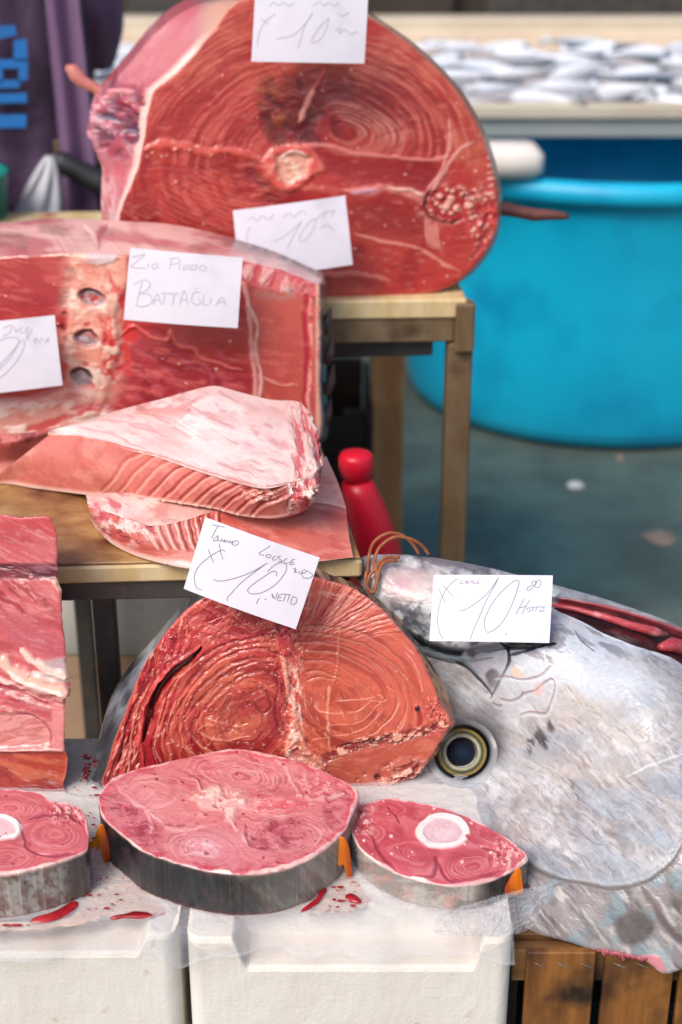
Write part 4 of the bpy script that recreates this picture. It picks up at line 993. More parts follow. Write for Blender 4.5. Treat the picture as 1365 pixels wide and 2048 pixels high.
# ragged right end of the upper slab
def paint_end(x, y, u, v):
    p = Paint(x, y, 'E3A096', .35); p.noise('C43440', 15, .46, .58, .9, 9, 2, 80, -2); p.noise('F6D9CE', 13, .5, .6, .95, 10, 2, 70, 2); p.noise('8A1422', 10, .6, .68, .8, 11, 1, 0, -2); return p
loft('ragged_edge', [YH([(602, 806, .116), (624, 850, .11), (637, 900, .10), (641, 942, .092), (630, 956, .092), (606, 959, .094), (575, 967, .094)]),
                     YH([(608, 806, .113), (633, 850, .105), (645, 900, .095), (645, 945, .086), (636, 980, .080), (613, 996, .076), (578, 1000, .074)], -.004),
                     YH([(606, 812, .10), (632, 858, .09), (644, 910, .078), (642, 955, .068), (630, 1000, .058), (608, 1022, .053), (575, 1030, .052)])], 260, 90, paint_end, M_meat, eA, hmask=lambda u, v: sst(0, .06, v) * sst(0, .06, 1 - v))
loft('underside', [bot, under, under2], 120, 20, paint_plain('C08078'), M_meat, eA)

def paint_B_top(x, y, u, v):
    p = Paint(x, y, 'E4B4A8', .36); p.warp(5, 40, 5); p.noise('F4DDD0', 30, .42, .58, .9, 4, 4, 5); p.noise('D08078', 18, .52, .64, .7, 5, 3, 10, .5)
    m = sst(300, 240, x); p.noise('D0606A', 16, .44, .58, .9, 6, 1.5, 40, -1, mask=m); p.noise('F2CFC6', 14, .5, .62, .9, 7, 2, 30, 2, mask=m)
    return p
def paint_B_front(x, y, u, v):
    p = Paint(x, y, 'C9685C', .4); p.warp(4, 40, 15); p.noise('DA8A7C', 30, .45, .62, .7, 4, 3, 12); p.noise('BA4E46', 14, .55, .66, .7, 5, 4, 12, -.4)
    for k in range(8):
        p.line([(292 + k * 20, 1052 - k * 4), (304 + k * 19, 1080), (318 + k * 18, 1104)], 2.4, 'EFB9AC', .8, 1.2); p.line([(300 + k * 20, 1050 - k * 4), (312 + k * 19, 1078), (326 + k * 18, 1102)], 2.2, '982C30', .8, -1.5)
    m = p.near(255, 1040, 65, 45); p.noise('A83440', 14, .44, .56, .9, 8, 1, 0, -2, mask=m); p.noise('F4CDC4', 15, .48, .58, .9, 9, 1.4, 30, 2, mask=m)
    p.mix(sst(.80, .93, v) * sst(520, 380, x), 'EBC2B6', .8); p.mix(sst(.93, .98, v), 'EDD5CA', .6)
    m = sst(230, 200, x); p.noise('D4506A', 12, .5, .6, .7, 12, 1, 0, .5, mask=m)
    p.spots('A01424', 50, 6, .35, .9, -.6, 22, sst(420, 300, x) * sst(1080, 1095, y))
    return p
eB = empty('belly_slab', atY(450, 1120, 1.53), 'lower tuna belly slab, mostly covered, reaching to the front edge of the cutting board', 'tuna belly')
Btop = YH([(172, 990, .030), (230, 986, .036), (300, 985, .040), (400, 985, .040), (500, 990, .040), (590, 960, .036), (640, 925, .030), (652, 912, .028)])
Bmid = YH([(175, 1000, .032), (225, 1002, .040), (300, 1008, .043), (400, 1020, .044), (500, 1015, .043), (590, 990, .040), (648, 960, .034), (676, 965, .030)])
Brdg = YH([(178, 1014, .028), (225, 1028, .036), (300, 1052, .040), (370, 1042, .044), (440, 1022, .045), (540, 1012, .043), (630, 1008, .038), (693, 1018, .026)])
Bbot = YH([(184, 1040, .004), (212, 1076, .004), (262, 1106, .003), (330, 1126, .002), (400, 1136, .000), (510, 1134, .000), (610, 1124, .002), (706, 1113, .003)])
loft('top_membrane', [Btop, Bmid, Brdg], 500, 70, paint_B_top, M_meat, eB, hmask=lambda u, v: sst(0, .06, v) * sst(0, .06, 1 - v))
Bm = [((a[0] + b[0]) / 2 - 2, (a[1] + b[1]) / 2, (a[2] + b[2]) / 2 - .008) for a, b in zip(Brdg, Bbot)]
loft('flesh', [Brdg, [(x, y + 2, Y - .001) for x, y, Y in Brdg], Bm, [(x, y - 3, Y - .002) for x, y, Y in Bbot], Bbot], 600, 130, paint_B_front, M_meat, eB, hmask=lambda u, v: sst(0, .05, v) * sst(0, .05, 1 - v))
loft('underside', [Bbot, [(x, y - 4, Y + .06) for x, y, Y in Bbot]], 100, 10, paint_plain('C08078'), M_meat, eB)

# ---------------- red block at the front left
F3 = [(-210, 1022), (-80, 1024), (0, 1029), (40, 1036), (92, 1034), (106, 1047), (113, 1066), (115, 1105), (115, 1133), (116, 1162), (122, 1180), (123, 1218), (126, 1261), (130, 1290), (133, 1332), (139, 1354), (140, 1390), (132, 1399), (130, 1439), (129, 1473), (130, 1501), (136, 1518), (133, 1544), (127, 1568), (124, 1600), (0, 1604), (-210, 1604)]
P3 = Plane(60, 1600, 1.40, 7, -3)
def paint_left(x, y):
    p = Paint(x, y, 'CA5C60', .34); p.warp(5, 45, 22)
    p.noise('CF6C70', 40, .42, .6, .8, 3, 3, 20); p.noise('A83E48', 26, .52, .66, .6, 4, 4, 15)
    p.mix(sst(1090, 1040, y) * .7, 'C24448')
    p.noise('E6A8A8', 6, .58, .74, .35, 5, 8, 25, .2)
    # dark band
    m = sst(1124, 1134, y) * sst(1164, 1154, y); p.mix(m, '74303C', -1.2); p.noise('4E1A28', 12, .45, .6, .8, 7, 4, 5, -.8, mask=m); p.noise('A86A78', 8, .55, .65, .7, 8, 6, 3, .5, mask=m)
    p.poly([(100, 1158), (120, 1166), (124, 1186), (112, 1180)], 'F0C0A8', .9, 3, 1.5); p.spots('EAA090', 16, 5, .4, .9, 1, 9, p.near(50, 1160, 40, 8))
    p.noise('E28A86', 16, .5, .62, .8, 10, 5, 28, .8, mask=p.near(40, 1200, 90, 40)); p.noise('9C2C3A', 9, .56, .66, .8, 11, 5, 40, -.8, mask=p.near(30, 1210, 90, 60))
    p.poly([(-20, 1215), (40, 1225), (90, 1260), (130, 1290), (130, 1330), (60, 1300), (0, 1260)], 'BE5A66', .7, 14)
    # ribs / sinew
    p.poly([(70, 1325), (132, 1318), (134, 1345), (100, 1340)], 'B9A8AA', .85, 6, .3)
    p.line([(45, 1300), (70, 1325), (100, 1340), (138, 1356)], 7, 'EFCDBE', .95, 2.5, .6, .05)
    p.poly([(60, 1345), (98, 1345), (138, 1358), (136, 1366), (95, 1362)], 'CFC0B8', .9, 4, 1.5)
    p.line([(-60, 1300), (0, 1322), (30, 1342), (70, 1365), (138, 1388)], 13, 'EEBCA8', .95, 3.5, .6, .02)
    p.line([(20, 1340), (60, 1366), (130, 1388)], 5, 'FAE6DA', .9, 1.2, .7)
    p.line([(-80, 1345), (0, 1362), (40, 1376), (90, 1402)], 6, 'F0D2C8', .9, 2, .6)
    p.line([(-60, 1372), (20, 1378), (70, 1394), (96, 1410)], 8, 'B8303A', .9, -2.5, .6)
    p.noise('EFC4BC', 9, .5, .62, .8, 14, 5, 15, .8, mask=p.near(30, 1410, 110, 26)); p.noise('A63E48', 8, .55, .64, .8, 15, 4, 12, -.6, mask=p.near(20, 1400, 110, 26))
    # hollow
    m = p.poly([(-120, 1440), (40, 1430), (80, 1440), (100, 1465), (102, 1485), (85, 1494), (0, 1500), (-120, 1504)], 'DE9A94', .85, 5, -3)
    p.noise('B9544E', 12, .52, .64, .7, 16, 5, -12, -.6, mask=m); p.noise('F1CEC4', 20, .5, .65, .7, 17, 3, 5, .5, mask=m * sst(1455, 1490, y))
    p.line([(40, 1430), (82, 1440), (102, 1470), (98, 1490)], 3, 'A83840', .8, -1)
    p.mix(sst(100, 108, x) * sst(1400, 1415, y) * sst(1505, 1495, y), 'DE8A88')
    # lower face
    m = sst(1500, 1508, y); p.mix(m, 'AE4236', -2.5); p.noise('8E2A28', 18, .44, .6, .8, 18, 4, 14, -.8, mask=m); p.noise('CF7050', 14, .5, .64, .7, 19, 5, 14, .4, mask=m); p.mix(sst(1560, 1590, y), '8E1C20')
    p.line([(-200, 1506), (0, 1504), (70, 1500), (130, 1500)], 2.5, 'E8A49A', .8, 1.5, .7, 0)
    p.noise('F0C0BC', 6, .66, .76, .3, 20, 6, 18, .2); return p
def paint_left_skin(x, y, u, v):
    p = Paint(x, y, 'B03A3E', .4); p.noise('D87A70', 14, .5, .62, .8, 3, 1, 0, 1); p.noise('8A1E26', 18, .5, .62, .7, 4, 1, 0, -.5); return p
e3 = empty('tuna_block', P3.at(0, 1604), 'tall red tuna block with pale rib bones across it, at the front left', 'tuna block')
slab('flesh', P3.at, F3, [(-60, 1180), (-60, 1480)], paint_left, 900, 190, [(scl(F3, (-60, 1320), .985, 3, 0), .07, (0, 0, 0))], e3, M_meat, M_meat, paint_left_skin, 14, 2.2, 9, 9, 0, 5, side_name='side_flesh', norm=P3.n)
#@@PART4

# ---------------- upright cut in the middle
F4 = [(408, 1197), (470, 1175), (540, 1150), (600, 1146), (632, 1155), (680, 1168), (712, 1180), (757, 1213), (790, 1247), (824, 1286), (846, 1325), (868, 1372), (881, 1408), (892, 1425), (903, 1446), (896, 1458), (874, 1495), (849, 1534), (828, 1556), (790, 1570), (752, 1583), (718, 1586), (600, 1594), (400, 1598), (240, 1598), (207, 1575), (218, 1530), (233, 1478), (255, 1422), (286, 1339), (319, 1286), (336, 1261), (375, 1219)]
G4 = [(388, 1207), (462, 1165), (538, 1142), (600, 1135), (636, 1139), (697, 1164), (746, 1191), (779, 1219), (819, 1261), (847, 1303), (875, 1347), (899, 1403), (907, 1428), (911, 1436), (913, 1446), (902, 1458), (880, 1495), (853, 1534), (830, 1556), (790, 1570), (752, 1583), (718, 1586), (600, 1594), (400, 1598), (215, 1598), (184, 1575), (189, 1530), (197, 1492), (216, 1422), (247, 1366), (277, 1328), (314, 1287), (353, 1241)]
P4 = Plane(760, 1584, 1.415, 9, 2)
def paint_mid(x, y):
    p = Paint(x, y, 'BC463C', .27); p.warp(5, 45, 31)
    right = sst(560, 600, x)
    p.mix(1 - right, 'AC2630')
    p.mix(p.near(460, 1420, 120, 100, .6) * .6, 'A2483A'); p.mix(p.near(680, 1400, 110, 110, .6) * .8, '963E2E'); p.mix(p.near(840, 1330, 110, 150, .7) * .75, 'D66C60'); p.mix(sst(1290, 1200, y) * right * .5, 'D4645C')
    p.noise('9A1E26', 30, .5, .66, .7, 3, 2, -40, mask=1 - right); p.noise('D4604C', 40, .5, .66, .5, 4, 2, 40)
    # upper fans
    top = sst(1300, 1240, y)
    p.radial(575, 1300, 'D96A5C', 5, 160, .5, .62, .7, 5, .8, top); p.radial(575, 1300, '8E1420', 6, 160, .52, .64, .7, 6, -1, top)
    p.radial(590, 1330, 'F0A090', 4, 200, .58, .66, .7, 7, .6, top * right)
    p.noise('DE7066', 16, .5, .62, .7, 8, 2.5, -35, .8, mask=p.near(430, 1240, 90, 60)); p.noise('9C1226', 12, .5, .62, .8, 9, 2.5, -20, -1, mask=p.near(520, 1250, 120, 40))
    # left lobe grooves (nested layers)
    inn = np.array([(556, 1352), (520, 1342), (480, 1352), (440, 1388), (405, 1425), (384, 1455), (392, 1480)], float); out = np.array([(552, 1268), (470, 1282), (400, 1318), (350, 1372), (322, 1430), (306, 1490), (312, 1540)], float)
    for k, t in enumerate((0, .27, .42, .66, .80, 1.0)):
        c_ = inn * (1 - t) + out * t + np.array([(0, 0), (3, -2), (-3, 2), (2, 4), (-3, 0), (2, -3), (0, 0)]) * math.sin(k * 2.1)
        c_ = [tuple(v) for v in c_]
        p.line(c_, 2.4 if k % 2 else 3.4, '7E0E1A', .7, -1.2, .8, .1, .3, seed=k + 60); p.line([(a_ + 3, b_ + 4) for a_, b_ in c_], 3.6, 'D9705A', .4, .7, .9, .1, .4, seed=k)
        p.line([(a_ - 4, b_ - 5) for a_, b_ in c_], 4, 'BE3038' if t > .4 else 'B04432', .5, .4, .9, .1)
    p.noise('8A1420', 20, .5, .66, .7, 201, 2, -42, -.6, mask=p.near(400, 1380, 130, 130)); p.noise('C84A40', 14, .54, .7, .4, 202, 2, -42, .4, mask=p.near(390, 1340, 130, 120)); p.noise('C87450', 30, .5, .7, .35, 203, 1.5, -30, 0, mask=p.near(460, 1420, 90, 80))
    p.mix(p.near(560, 1400, 26, 90, .6) * .6, '96202A', -.5); p.line([(545, 1345), (556, 1380), (548, 1420), (560, 1470)], 2.5, '6E101A', .7, -1.2); p.line([(500, 1360), (530, 1380), (540, 1410), (525, 1425), (510, 1405)], 2, '7A2420', .7, -1.2)
    p.noise('C4704C', 12, .56, .7, .4, 12, 3, -42, .5, mask=p.near(470, 1400, 100, 70)); p.noise('8A3A28', 10, .55, .66, .6, 13, 3, -42, -.6, mask=p.near(470, 1410, 100, 80))
    for l_ in ([(393, 1460), (420, 1452), (450, 1455), (470, 1462)], [(393, 1462), (425, 1478), (460, 1480), (500, 1474)], [(380, 1468), (400, 1490), (430, 1505)], [(362, 1470), (368, 1492), (395, 1510)], [(410, 1440), (440, 1445), (470, 1452), (500, 1445)]): p.line(l_, 2.2, 'DC8C6C', .7, .7, .9, .2, .3)
    for l_ in ([(315, 1470), (312, 1500), (322, 1525)], [(332, 1395), (318, 1440), (312, 1475)], [(352, 1400), (338, 1440), (335, 1470)]): p.line(l_, 1.8, 'E88A78', .8, 1.2)
    p.noise('F2B8A0', 5, .70, .76, .6, 14, 2, -40, .5, mask=(1 - right)); p.noise('D03A4A', 26, .5, .66, .5, 140, 2, -40, 0, mask=p.near(340, 1360, 60, 130))
    # deep gap and strips at the far left
    p.line([(402, 1298), (372, 1328), (342, 1352), (320, 1382), (302, 1420), (292, 1452), (288, 1485)], 6.5, '4E060E', 1, -7, .6, .3)
    p.line([(400, 1294), (368, 1318), (335, 1345), (308, 1385), (290, 1430), (282, 1480), (290, 1530)], 4, 'CC4A44', .8, 2, .8)
    p.line([(330, 1358), (310, 1392), (298, 1428)], 2.5, '120204', 1, -2)
    band = p.inside([(330, 1270), (372, 1235), (380, 1290), (300, 1380), (282, 1450), (292, 1600), (200, 1600), (230, 1480), (285, 1340)], 6)
    p.mix(band * .6, 'B02A30'); p.noise('D9594C', 10, .5, .62, .8, 15, 4, 108, 1.2, mask=band); p.noise('7E0E18', 9, .52, .64, .8, 16, 4, 108, -1.5, mask=band); p.noise('EFA48E', 6, .6, .68, .7, 17, 3, 108, .8, mask=band)
    p.line([(300, 1370), (275, 1420), (262, 1480), (262, 1550)], 2.5, 'E0806C', .8, 1); p.line([(275, 1400), (250, 1460), (238, 1530)], 2.5, '5E0A12', .8, -1.5)
    p.noise('C8384A', 9, .5, .6, .8, 18, 1, 0, 1, mask=p.near(330, 1300, 40, 30)); p.spots('5E0812', 34, 3.5, .12, .8, -1, 19, 1 - right)
    # centre column
    col = p.inside([(560, 1245), (600, 1250), (610, 1320), (600, 1400), (622, 1470), (650, 1520), (655, 1560), (560, 1560), (565, 1480), (562, 1400), (540, 1300)], 8)
    p.mix(col * .7, '9E2228'); p.noise('D05A48', 9, .5, .6, .8, 20, 1.5, 85, 1, mask=col); p.noise('6E0A14', 9, .54, .64, .8, 21, 2, 85, -1.2, mask=col)
    p.poly([(563, 1310), (572, 1312), (578, 1350), (582, 1390), (592, 1400), (596, 1440), (608, 1478), (622, 1500), (650, 1520), (648, 1545), (600, 1545), (574, 1510), (570, 1490), (580, 1450), (578, 1400), (570, 1370)], 'EDA892', .95, 3, 2.0)
    p.noise('F8DCCB', 9, .46, .6, .9, 22, 2, 80, .6, mask=p.near(590, 1440, 18, 130)); p.poly([(582, 1492), (596, 1480), (606, 1500), (598, 1520), (584, 1512)], 'B85A50', .8, 4, -2); p.line([(578, 1500), (592, 1492), (604, 1502)], 2, 'F4D8CC', .9, 1.2)
    p.spots('C0303C', 14, 4, .35, .9, -1, 23, p.near(585, 1440, 14, 90))
    p.poly([(556, 1272), (578, 1268), (586, 1290), (580, 1310), (562, 1306)], 'C03040', .9, 3, 2); p.line([(572, 1250), (568, 1262), (556, 1270)], 4, 'C62A3A', .9, 2)
    # right lobe
    p.lam((690, 1400), (1, .8), 25, 9, 130, 230, 'C86852', '8A2C24', .42, .35, 20, 91, right * sst(1230, 1270, y)); p.lam((490, 1440), (1, .9), -35, 9, 110, 210, 'D06A52', '780E18', .45, .4, 20, 92, 1 - right)
    R1 = [([(592, 1264), (640, 1266), (690, 1276), (745, 1296), (790, 1330), (822, 1370), (838, 1400)], 0), ([(595, 1282), (650, 1285), (700, 1298), (745, 1318), (775, 1345)], 0), ([(600, 1300), (660, 1303), (705, 1320), (750, 1342)], 0),
          ([(608, 1320), (655, 1322), (700, 1345), (735, 1372), (755, 1392)], 0), ([(612, 1342), (640, 1338), (668, 1350), (700, 1368)], 0), ([(614, 1360), (640, 1350), (665, 1356)], 0),
          ([(590, 1254), (650, 1252), (710, 1262), (770, 1290), (815, 1330)], 0), ([(780, 1372), (793, 1390), (792, 1420), (770, 1450), (730, 1475)], 0), ([(800, 1362), (812, 1395), (808, 1430), (790, 1465)], 0)]
    for l_, _ in R1: p.line(l_, 1.6, '80281E', .55, -.9, .9, .1, .25); p.line([(a_ + 2, b_ + 4) for a_, b_ in l_], 2.6, 'D88468', .4, .4, .9)
    for l_ in ([(728, 1256), (770, 1268), (806, 1286), (832, 1312)], [(700, 1238), (740, 1238), (770, 1246)], [(790, 1340), (808, 1352), (815, 1362)], [(775, 1373), (785, 1380), (792, 1386)], [(770, 1395), (762, 1388), (757, 1392)], [(812, 1300), (832, 1330), (842, 1360), (848, 1400)],
               [(668, 1403), (700, 1400), (735, 1398), (760, 1390)], [(640, 1426), (680, 1430), (720, 1420), (748, 1400)], [(662, 1452), (700, 1450), (735, 1432), (765, 1404)], [(662, 1472), (705, 1468), (745, 1445), (775, 1410)], [(625, 1478), (660, 1474)], [(742, 1400), (766, 1402), (776, 1396)],
               [(700, 1484), (745, 1468), (785, 1440), (803, 1400)], [(770, 1478), (800, 1462), (815, 1430)], [(628, 1412), (640, 1424), (655, 1428)]): p.line(l_, 1.4, 'EAA288', .65, .5, .9, .15, .34)
    p.line([(658, 1370), (656, 1400), (658, 1440), (659, 1480), (662, 1510)], 2.6, 'E29478', .8, 1, .8, .05, .3); p.line([(682, 1258), (676, 1300), (672, 1340), (664, 1370)], 2.2, 'C07458', .7, .6)
    p.noise('F2B498', 5, .70, .76, .5, 24, 3, 70, .3, mask=p.near(680, 1440, 120, 70)); p.noise('D4684C', 20, .5, .62, .5, 25, 3, 25, mask=right)
    p.noise('F4B8A8', 5, .62, .7, .5, 28, 9, 12, .4, mask=sst(1245, 1200, y) * right)
    p.spots('3A0A10', 400, 9, 0, 1); m = p.near(836, 1416, 6, 6, .3); p.mix(m, '2E060C', 2); p.line([(838, 1420), (840, 1440), (838, 1458)], 4.5, '961A20', .8, -.5)
    # bumpy line and lower flap
    lob = p.inside([(650, 1525), (700, 1498), (760, 1482), (820, 1476), (870, 1468), (910, 1450), (900, 1500), (850, 1545), (800, 1570), (710, 1600), (640, 1600)], 5)
    p.mix(lob * .8, 'B65543'); p.noise('CC7460', 22, .5, .64, .6, 29, 2, 10, .5, mask=lob)
    L_ = [(655, 1518), (690, 1500), (730, 1486), (770, 1478), (810, 1472), (850, 1462), (888, 1448)]
    d, t = p.dist(L_); m = 1 - sst(5, 14, d); p.mix(m * .7, '7A1A1E', -1); p.noise('E9A890', 8, .52, .6, .95, 30, 2, -15, 1.8, mask=m); p.noise('4A0A0E', 8, .56, .64, .9, 31, 2, -15, -1.5, mask=m)
    m = p.near(880, 1425, 26, 40); p.noise('8E1C22', 8, .46, .58, .9, 32, 1, 0, -1.2, mask=m); p.noise('E8806C', 7, .55, .62, .8, 33, 1, 0, 1, mask=m)
    m = p.near(815, 1548, 50, 26); p.noise('F0B49C', 11, .46, .58, .95, 34, 2, -20, 2, mask=m); p.noise('8A0C18', 10, .55, .62, .95, 35, 2, -20, -2.5, mask=m); m = p.near(748, 1572, 40, 16); p.noise('EDB8A0', 10, .5, .6, .8, 36, 2, -20, 1.5, mask=m); p.spots('5A0A10', 16, 5, .35, 1, -2, 37, p.near(780, 1560, 60, 22))
    return p
def paint_mid_skin(x, y, u, v):
    p = Paint(x, y, '5E6168', .25)
    left = sst(480, 420, x)
    p.mix(left * .0, '000000'); p.noise('A9ADB3', 18, .46, .6, .9, 3, 5, -62, .3, mask=left * sst(1480, 1400, y)); p.mix(left * sst(1380, 1480, y) * .7, '2C2A2E'); p.noise('2E2E36', 16, .46, .62, .9, 4, 5, -62, .2, mask=left); p.noise('7C8088', 40, .5, .62, .7, 5, 3, -62, mask=left)
    rt = 1 - left
    p.mix(rt, '6A4A38'); p.noise('A88466', 7, .48, .58, .9, 6, 5, 55, 1.4, mask=rt); p.noise('2E1E1A', 7, .52, .6, .9, 7, 5, 55, -1.2, mask=rt)
    lo = rt * sst(1380, 1430, y); p.mix(lo * .6, 'C0705C')
    p.mix(sst(.16, .0, v), 'C0685A'); return p
e4 = empty('tuna_cut', P4.at(560, 1594), 'upright halved round tuna cut with ringed orange red flesh, leaning behind the front steaks', 'tuna cut')
slab('flesh', P4.at, F4, [(470, 1400), (690, 1400)], paint_mid, 1100, 260, [(G4, .018, (0, 0, 0)), (scl(G4, (560, 1400), .97, -14, 6), .06, (0, 0, 0)), (None, 0, (0, .03, 0))], e4, M_meat, M_skin, paint_mid_skin, 16, 1.6, 10, 11, 0, 5, norm=P4.n)
# ragged tissue left of it on the film
rr_ = random.Random(8)
mb = MB()
for k in range(16):
    a = atY(166 + rr_.uniform(0, 24), 1510 + rr_.uniform(0, 46), 1.43 + rr_.uniform(-.01, .01)); b = a + np.array([rr_.uniform(-.008, .008), rr_.uniform(-.01, .01), rr_.uniform(-.010, .010)])
    mb.tube([a, (a + b) / 2 + .001, b], [.0018, .0014, .0005], 6)
M_clot = noise_mat('dark_clot', '5E0C1C', '8A1C30', 200, .25, .3, 300, .001, coat=.4)
mb.build('ragged_tissue', M_clot, e4, smooth=True)

# ---------------- steaks
def steak(name, lab, ctrl, z, h, center, paint, skinp, nth, nr, seed, nrm=(0, 0, 1), lab_c='steak'):
    pl_ = Plane(center[0], center[1], 0, 90, 0, z=z)
    e = empty(name, pl_.at(*center) * np.array([1, 1, 0]) + np.array([0, 0, z - h]), lab, lab_c, 'thick tuna steaks in front')
    ex = [(None, 0, (0, 0, -h * .45)), (None, 0, (0, 0, -h * .55))]
    slab('flesh', pl_.at, ctrl, center, paint, nth, nr, ex, e, M_meat, M_skin, skinp, 14, 1.4, 14, seed, 0, 4, norm=pl_.n)
    return e, pl_
S1 = [(198, 1599), (205, 1578), (225, 1556), (262, 1541), (303, 1530), (352, 1518), (401, 1508), (434, 1501), (467, 1497), (508, 1500), (549, 1509), (590, 1520), (631, 1533), (672, 1553), (701, 1568), (718, 1584), (715, 1604), (702, 1632), (692, 1656), (664, 1685), (631, 1710), (590, 1730), (549, 1742), (500, 1747), (447, 1745), (393, 1736), (344, 1722), (287, 1702), (258, 1681), (225, 1652), (205, 1632)]
def rim(p, k, ctrl, col, w=5, h=1):
    d, t = p.dist(ctrl + [ctrl[0]], False); k = .45 + 1.1 * fbm(p.x0 / 22, p.y0 / 12, int(w * 10), 3); p.mix((1 - sst(w * .4 * k, w * 1.4 * k, d)) * (.55 + .45 * sst(.35, .6, fbm(p.x0 / 30, p.y0 / 16, int(w * 7), 3))), col, h)
def paint_s1(x, y):
    p = Paint(x, y, 'D07476', .24); p.warp(9, 40, 41); p.noise('EDB4B0', 5, .6, .76, .5, 501, 5, 8, .3); p.noise('A83C4C', 6, .62, .76, .5, 502, 5, 12, -.3)
    p.noise('E29896', 60, .42, .6, .7, 3, 2.5, 0); p.noise('BC585E', 36, .5, .66, .75, 4, 3, 5)
    p.rings((660, 1640), (1, .45), 0, 1e6, 1, 'CE7078', 0)
    # whorls
    for (c, a_, rot, r1, s_) in (((290, 1590), (1, .45), -10, 90, 5), ((480, 1550), (1, .4), 8, 110, 6), ((410, 1700), (1, .48), 10, 95, 7), ((575, 1680), (1, .5), -10, 120, 8)):
        p.lam(c, a_, rot, 7, 90, r1, 'F0C0BC', 'AA4452', .32, .3, 0, s_, lo=.52); p.rings(c, a_, rot, 10, 1.8, 'F0BEBC', .35, .3, 14, r1, [20, 200, 40, 300][s_ - 5], [190, 20, 230, 150][s_ - 5], 14, s_, .36)
    p.noise('F6DEDC', 12, .45, .58, .7, 12, 3, 5, .2, mask=p.near(405, 1698, 36, 16)); p.mix(p.near(430, 1690, 70, 30) * .4, 'E8A8AC')
    p.poly([(420, 1710), (455, 1690), (520, 1695), (560, 1720), (520, 1738), (450, 1735)], 'D67C84', .5, 10)
    # dark muscle patches
    for q in ([(205, 1590), (235, 1580), (275, 1610), (290, 1625), (240, 1628), (210, 1612)], [(560, 1640), (610, 1650), (600, 1690), (540, 1700), (500, 1690), (520, 1650)], [(700, 1570), (712, 1590), (680, 1650), (655, 1640), (660, 1600)], [(240, 1650), (290, 1640), (330, 1680), (320, 1712), (270, 1690)]):
        m = p.poly(q, 'AC4654', .75, 9, -.4); p.noise('8A2A40', 9, .5, .62, .8, 13, 2, 30, -.6, mask=m); p.noise('E2949A', 8, .56, .66, .7, 14, 2, 20, .5, mask=m)
    m = p.near(650, 1560, 55, 34); p.noise('C23A50', 9, .5, .6, .85, 15, 1.5, 20, -.5, mask=m); p.noise('EBAAA8', 8, .54, .62, .8, 16, 1.5, 20, .7, mask=m)
    m = sst(300, 240, x); p.noise('C0405A', 10, .5, .6, .8, 17, 1.5, 30, -.4, mask=m)
    # pale connective lines
    for l_ in ([(230, 1565), (250, 1590), (285, 1612), (300, 1640), (304, 1665)], [(545, 1512), (575, 1540), (590, 1575), (592, 1592)], [(455, 1640), (480, 1670), (495, 1690)], [(395, 1560), (405, 1580), (420, 1595)], [(590, 1590), (640, 1600), (690, 1588)], [(300, 1630), (350, 1660), (420, 1650)]):
        p.line(l_, 3.5, 'EDB8B4', .75, .6, .8, brk=.3)
    for l_ in ([(480, 1502), (510, 1514), (535, 1520)], [(380, 1545), (400, 1560), (412, 1578)], [(490, 1650), (500, 1690), (560, 1695)], [(600, 1570), (606, 1600)], [(255, 1640), (330, 1650), (380, 1650)]): p.line(l_, 3, '8E2E48', .7, -.8, .8, brk=.35)
    # bone in the middle
    m = p.near(436, 1602, 58, 30, .4); p.mix(m * .35, 'E09088', .6); p.noise('F2C8B8', 26, .42, .56, .9, 20, 1.6, 0, 1.8, mask=m)
    p.poly([(395, 1600), (410, 1582), (440, 1578), (450, 1596), (490, 1606), (470, 1620), (468, 1640), (452, 1645), (446, 1622), (410, 1618)], 'F4CFC0', .85, 5, 1.5)
    p.spots('C42A3C', 24, 5, .4, .8, -1.5, 22, p.near(450, 1605, 62, 34)); m = p.near(433, 1610, 9, 6, .4); p.mix(m, '5A3A44', -3); p.line([(424, 1608), (434, 1604), (444, 1610)], 2, 'D8B0A8', .8, 1)
    p.noise('D84A58', 9, .5, .6, .8, 23, 3, 0, -.6, mask=p.near(540, 1612, 60, 18)); p.noise('F0B0A8', 8, .56, .64, .8, 24, 3, 0, 1, mask=p.near(560, 1612, 70, 16))
    # rim
    rim(p, 0, S1, 'C84A5C', 13, 0); p.noise('E0888C', 8, .45, .55, .5, 26, 2); rim(p, 0, S1, 'EDC0B8', 4.2, .8)
    p.spots('A02038', 26, 3, .25, .8, -.5, 27)
    return p
def paint_s1_skin(x, y, u, v):
    p = Paint(x, y + v * 40, '1E1F22', .42)
    r_ = sst(400, 660, x); p.mix(r_, '787068'); p.noise('A8A298', 8, .5, .7, .5, 4, 4, 50, .2, mask=r_); p.noise('5A5452', 9, .52, .7, .4, 5, 4, 50, mask=r_); p.noise('A07E70', 22, .5, .68, .4, 6, 2, 0, mask=r_)
    l_ = 1 - r_; p.noise('141518', 50, .45, .6, .8, 7, 1, 0, mask=l_); p.noise('4A3038', 26, .56, .66, .6, 8, 1, 0, mask=l_); p.noise('44464A', 18, .58, .72, .5, 9, 4, 80, mask=l_)
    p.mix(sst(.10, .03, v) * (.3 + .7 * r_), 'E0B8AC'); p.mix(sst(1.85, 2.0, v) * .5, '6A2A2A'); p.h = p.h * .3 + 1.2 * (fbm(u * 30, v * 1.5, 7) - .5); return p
eS1, pS1 = steak('tuna_steak', 'largest tuna steak in the front row, dark skinned, lying in the middle', S1, .476, .051, (455, 1620), paint_s1, paint_s1_skin, 1100, 190, 21)
S2 = [(700, 1650), (699, 1622), (716, 1609), (748, 1601), (783, 1594), (823, 1601), (873, 1611), (918, 1626), (963, 1645), (1003, 1669), (1033, 1690), (1054, 1710), (1054, 1721), (1038, 1733), (1008, 1748), (973, 1762), (923, 1770), (873, 1766), (823, 1755), (773, 1735), (733, 1709), (710, 1680)]
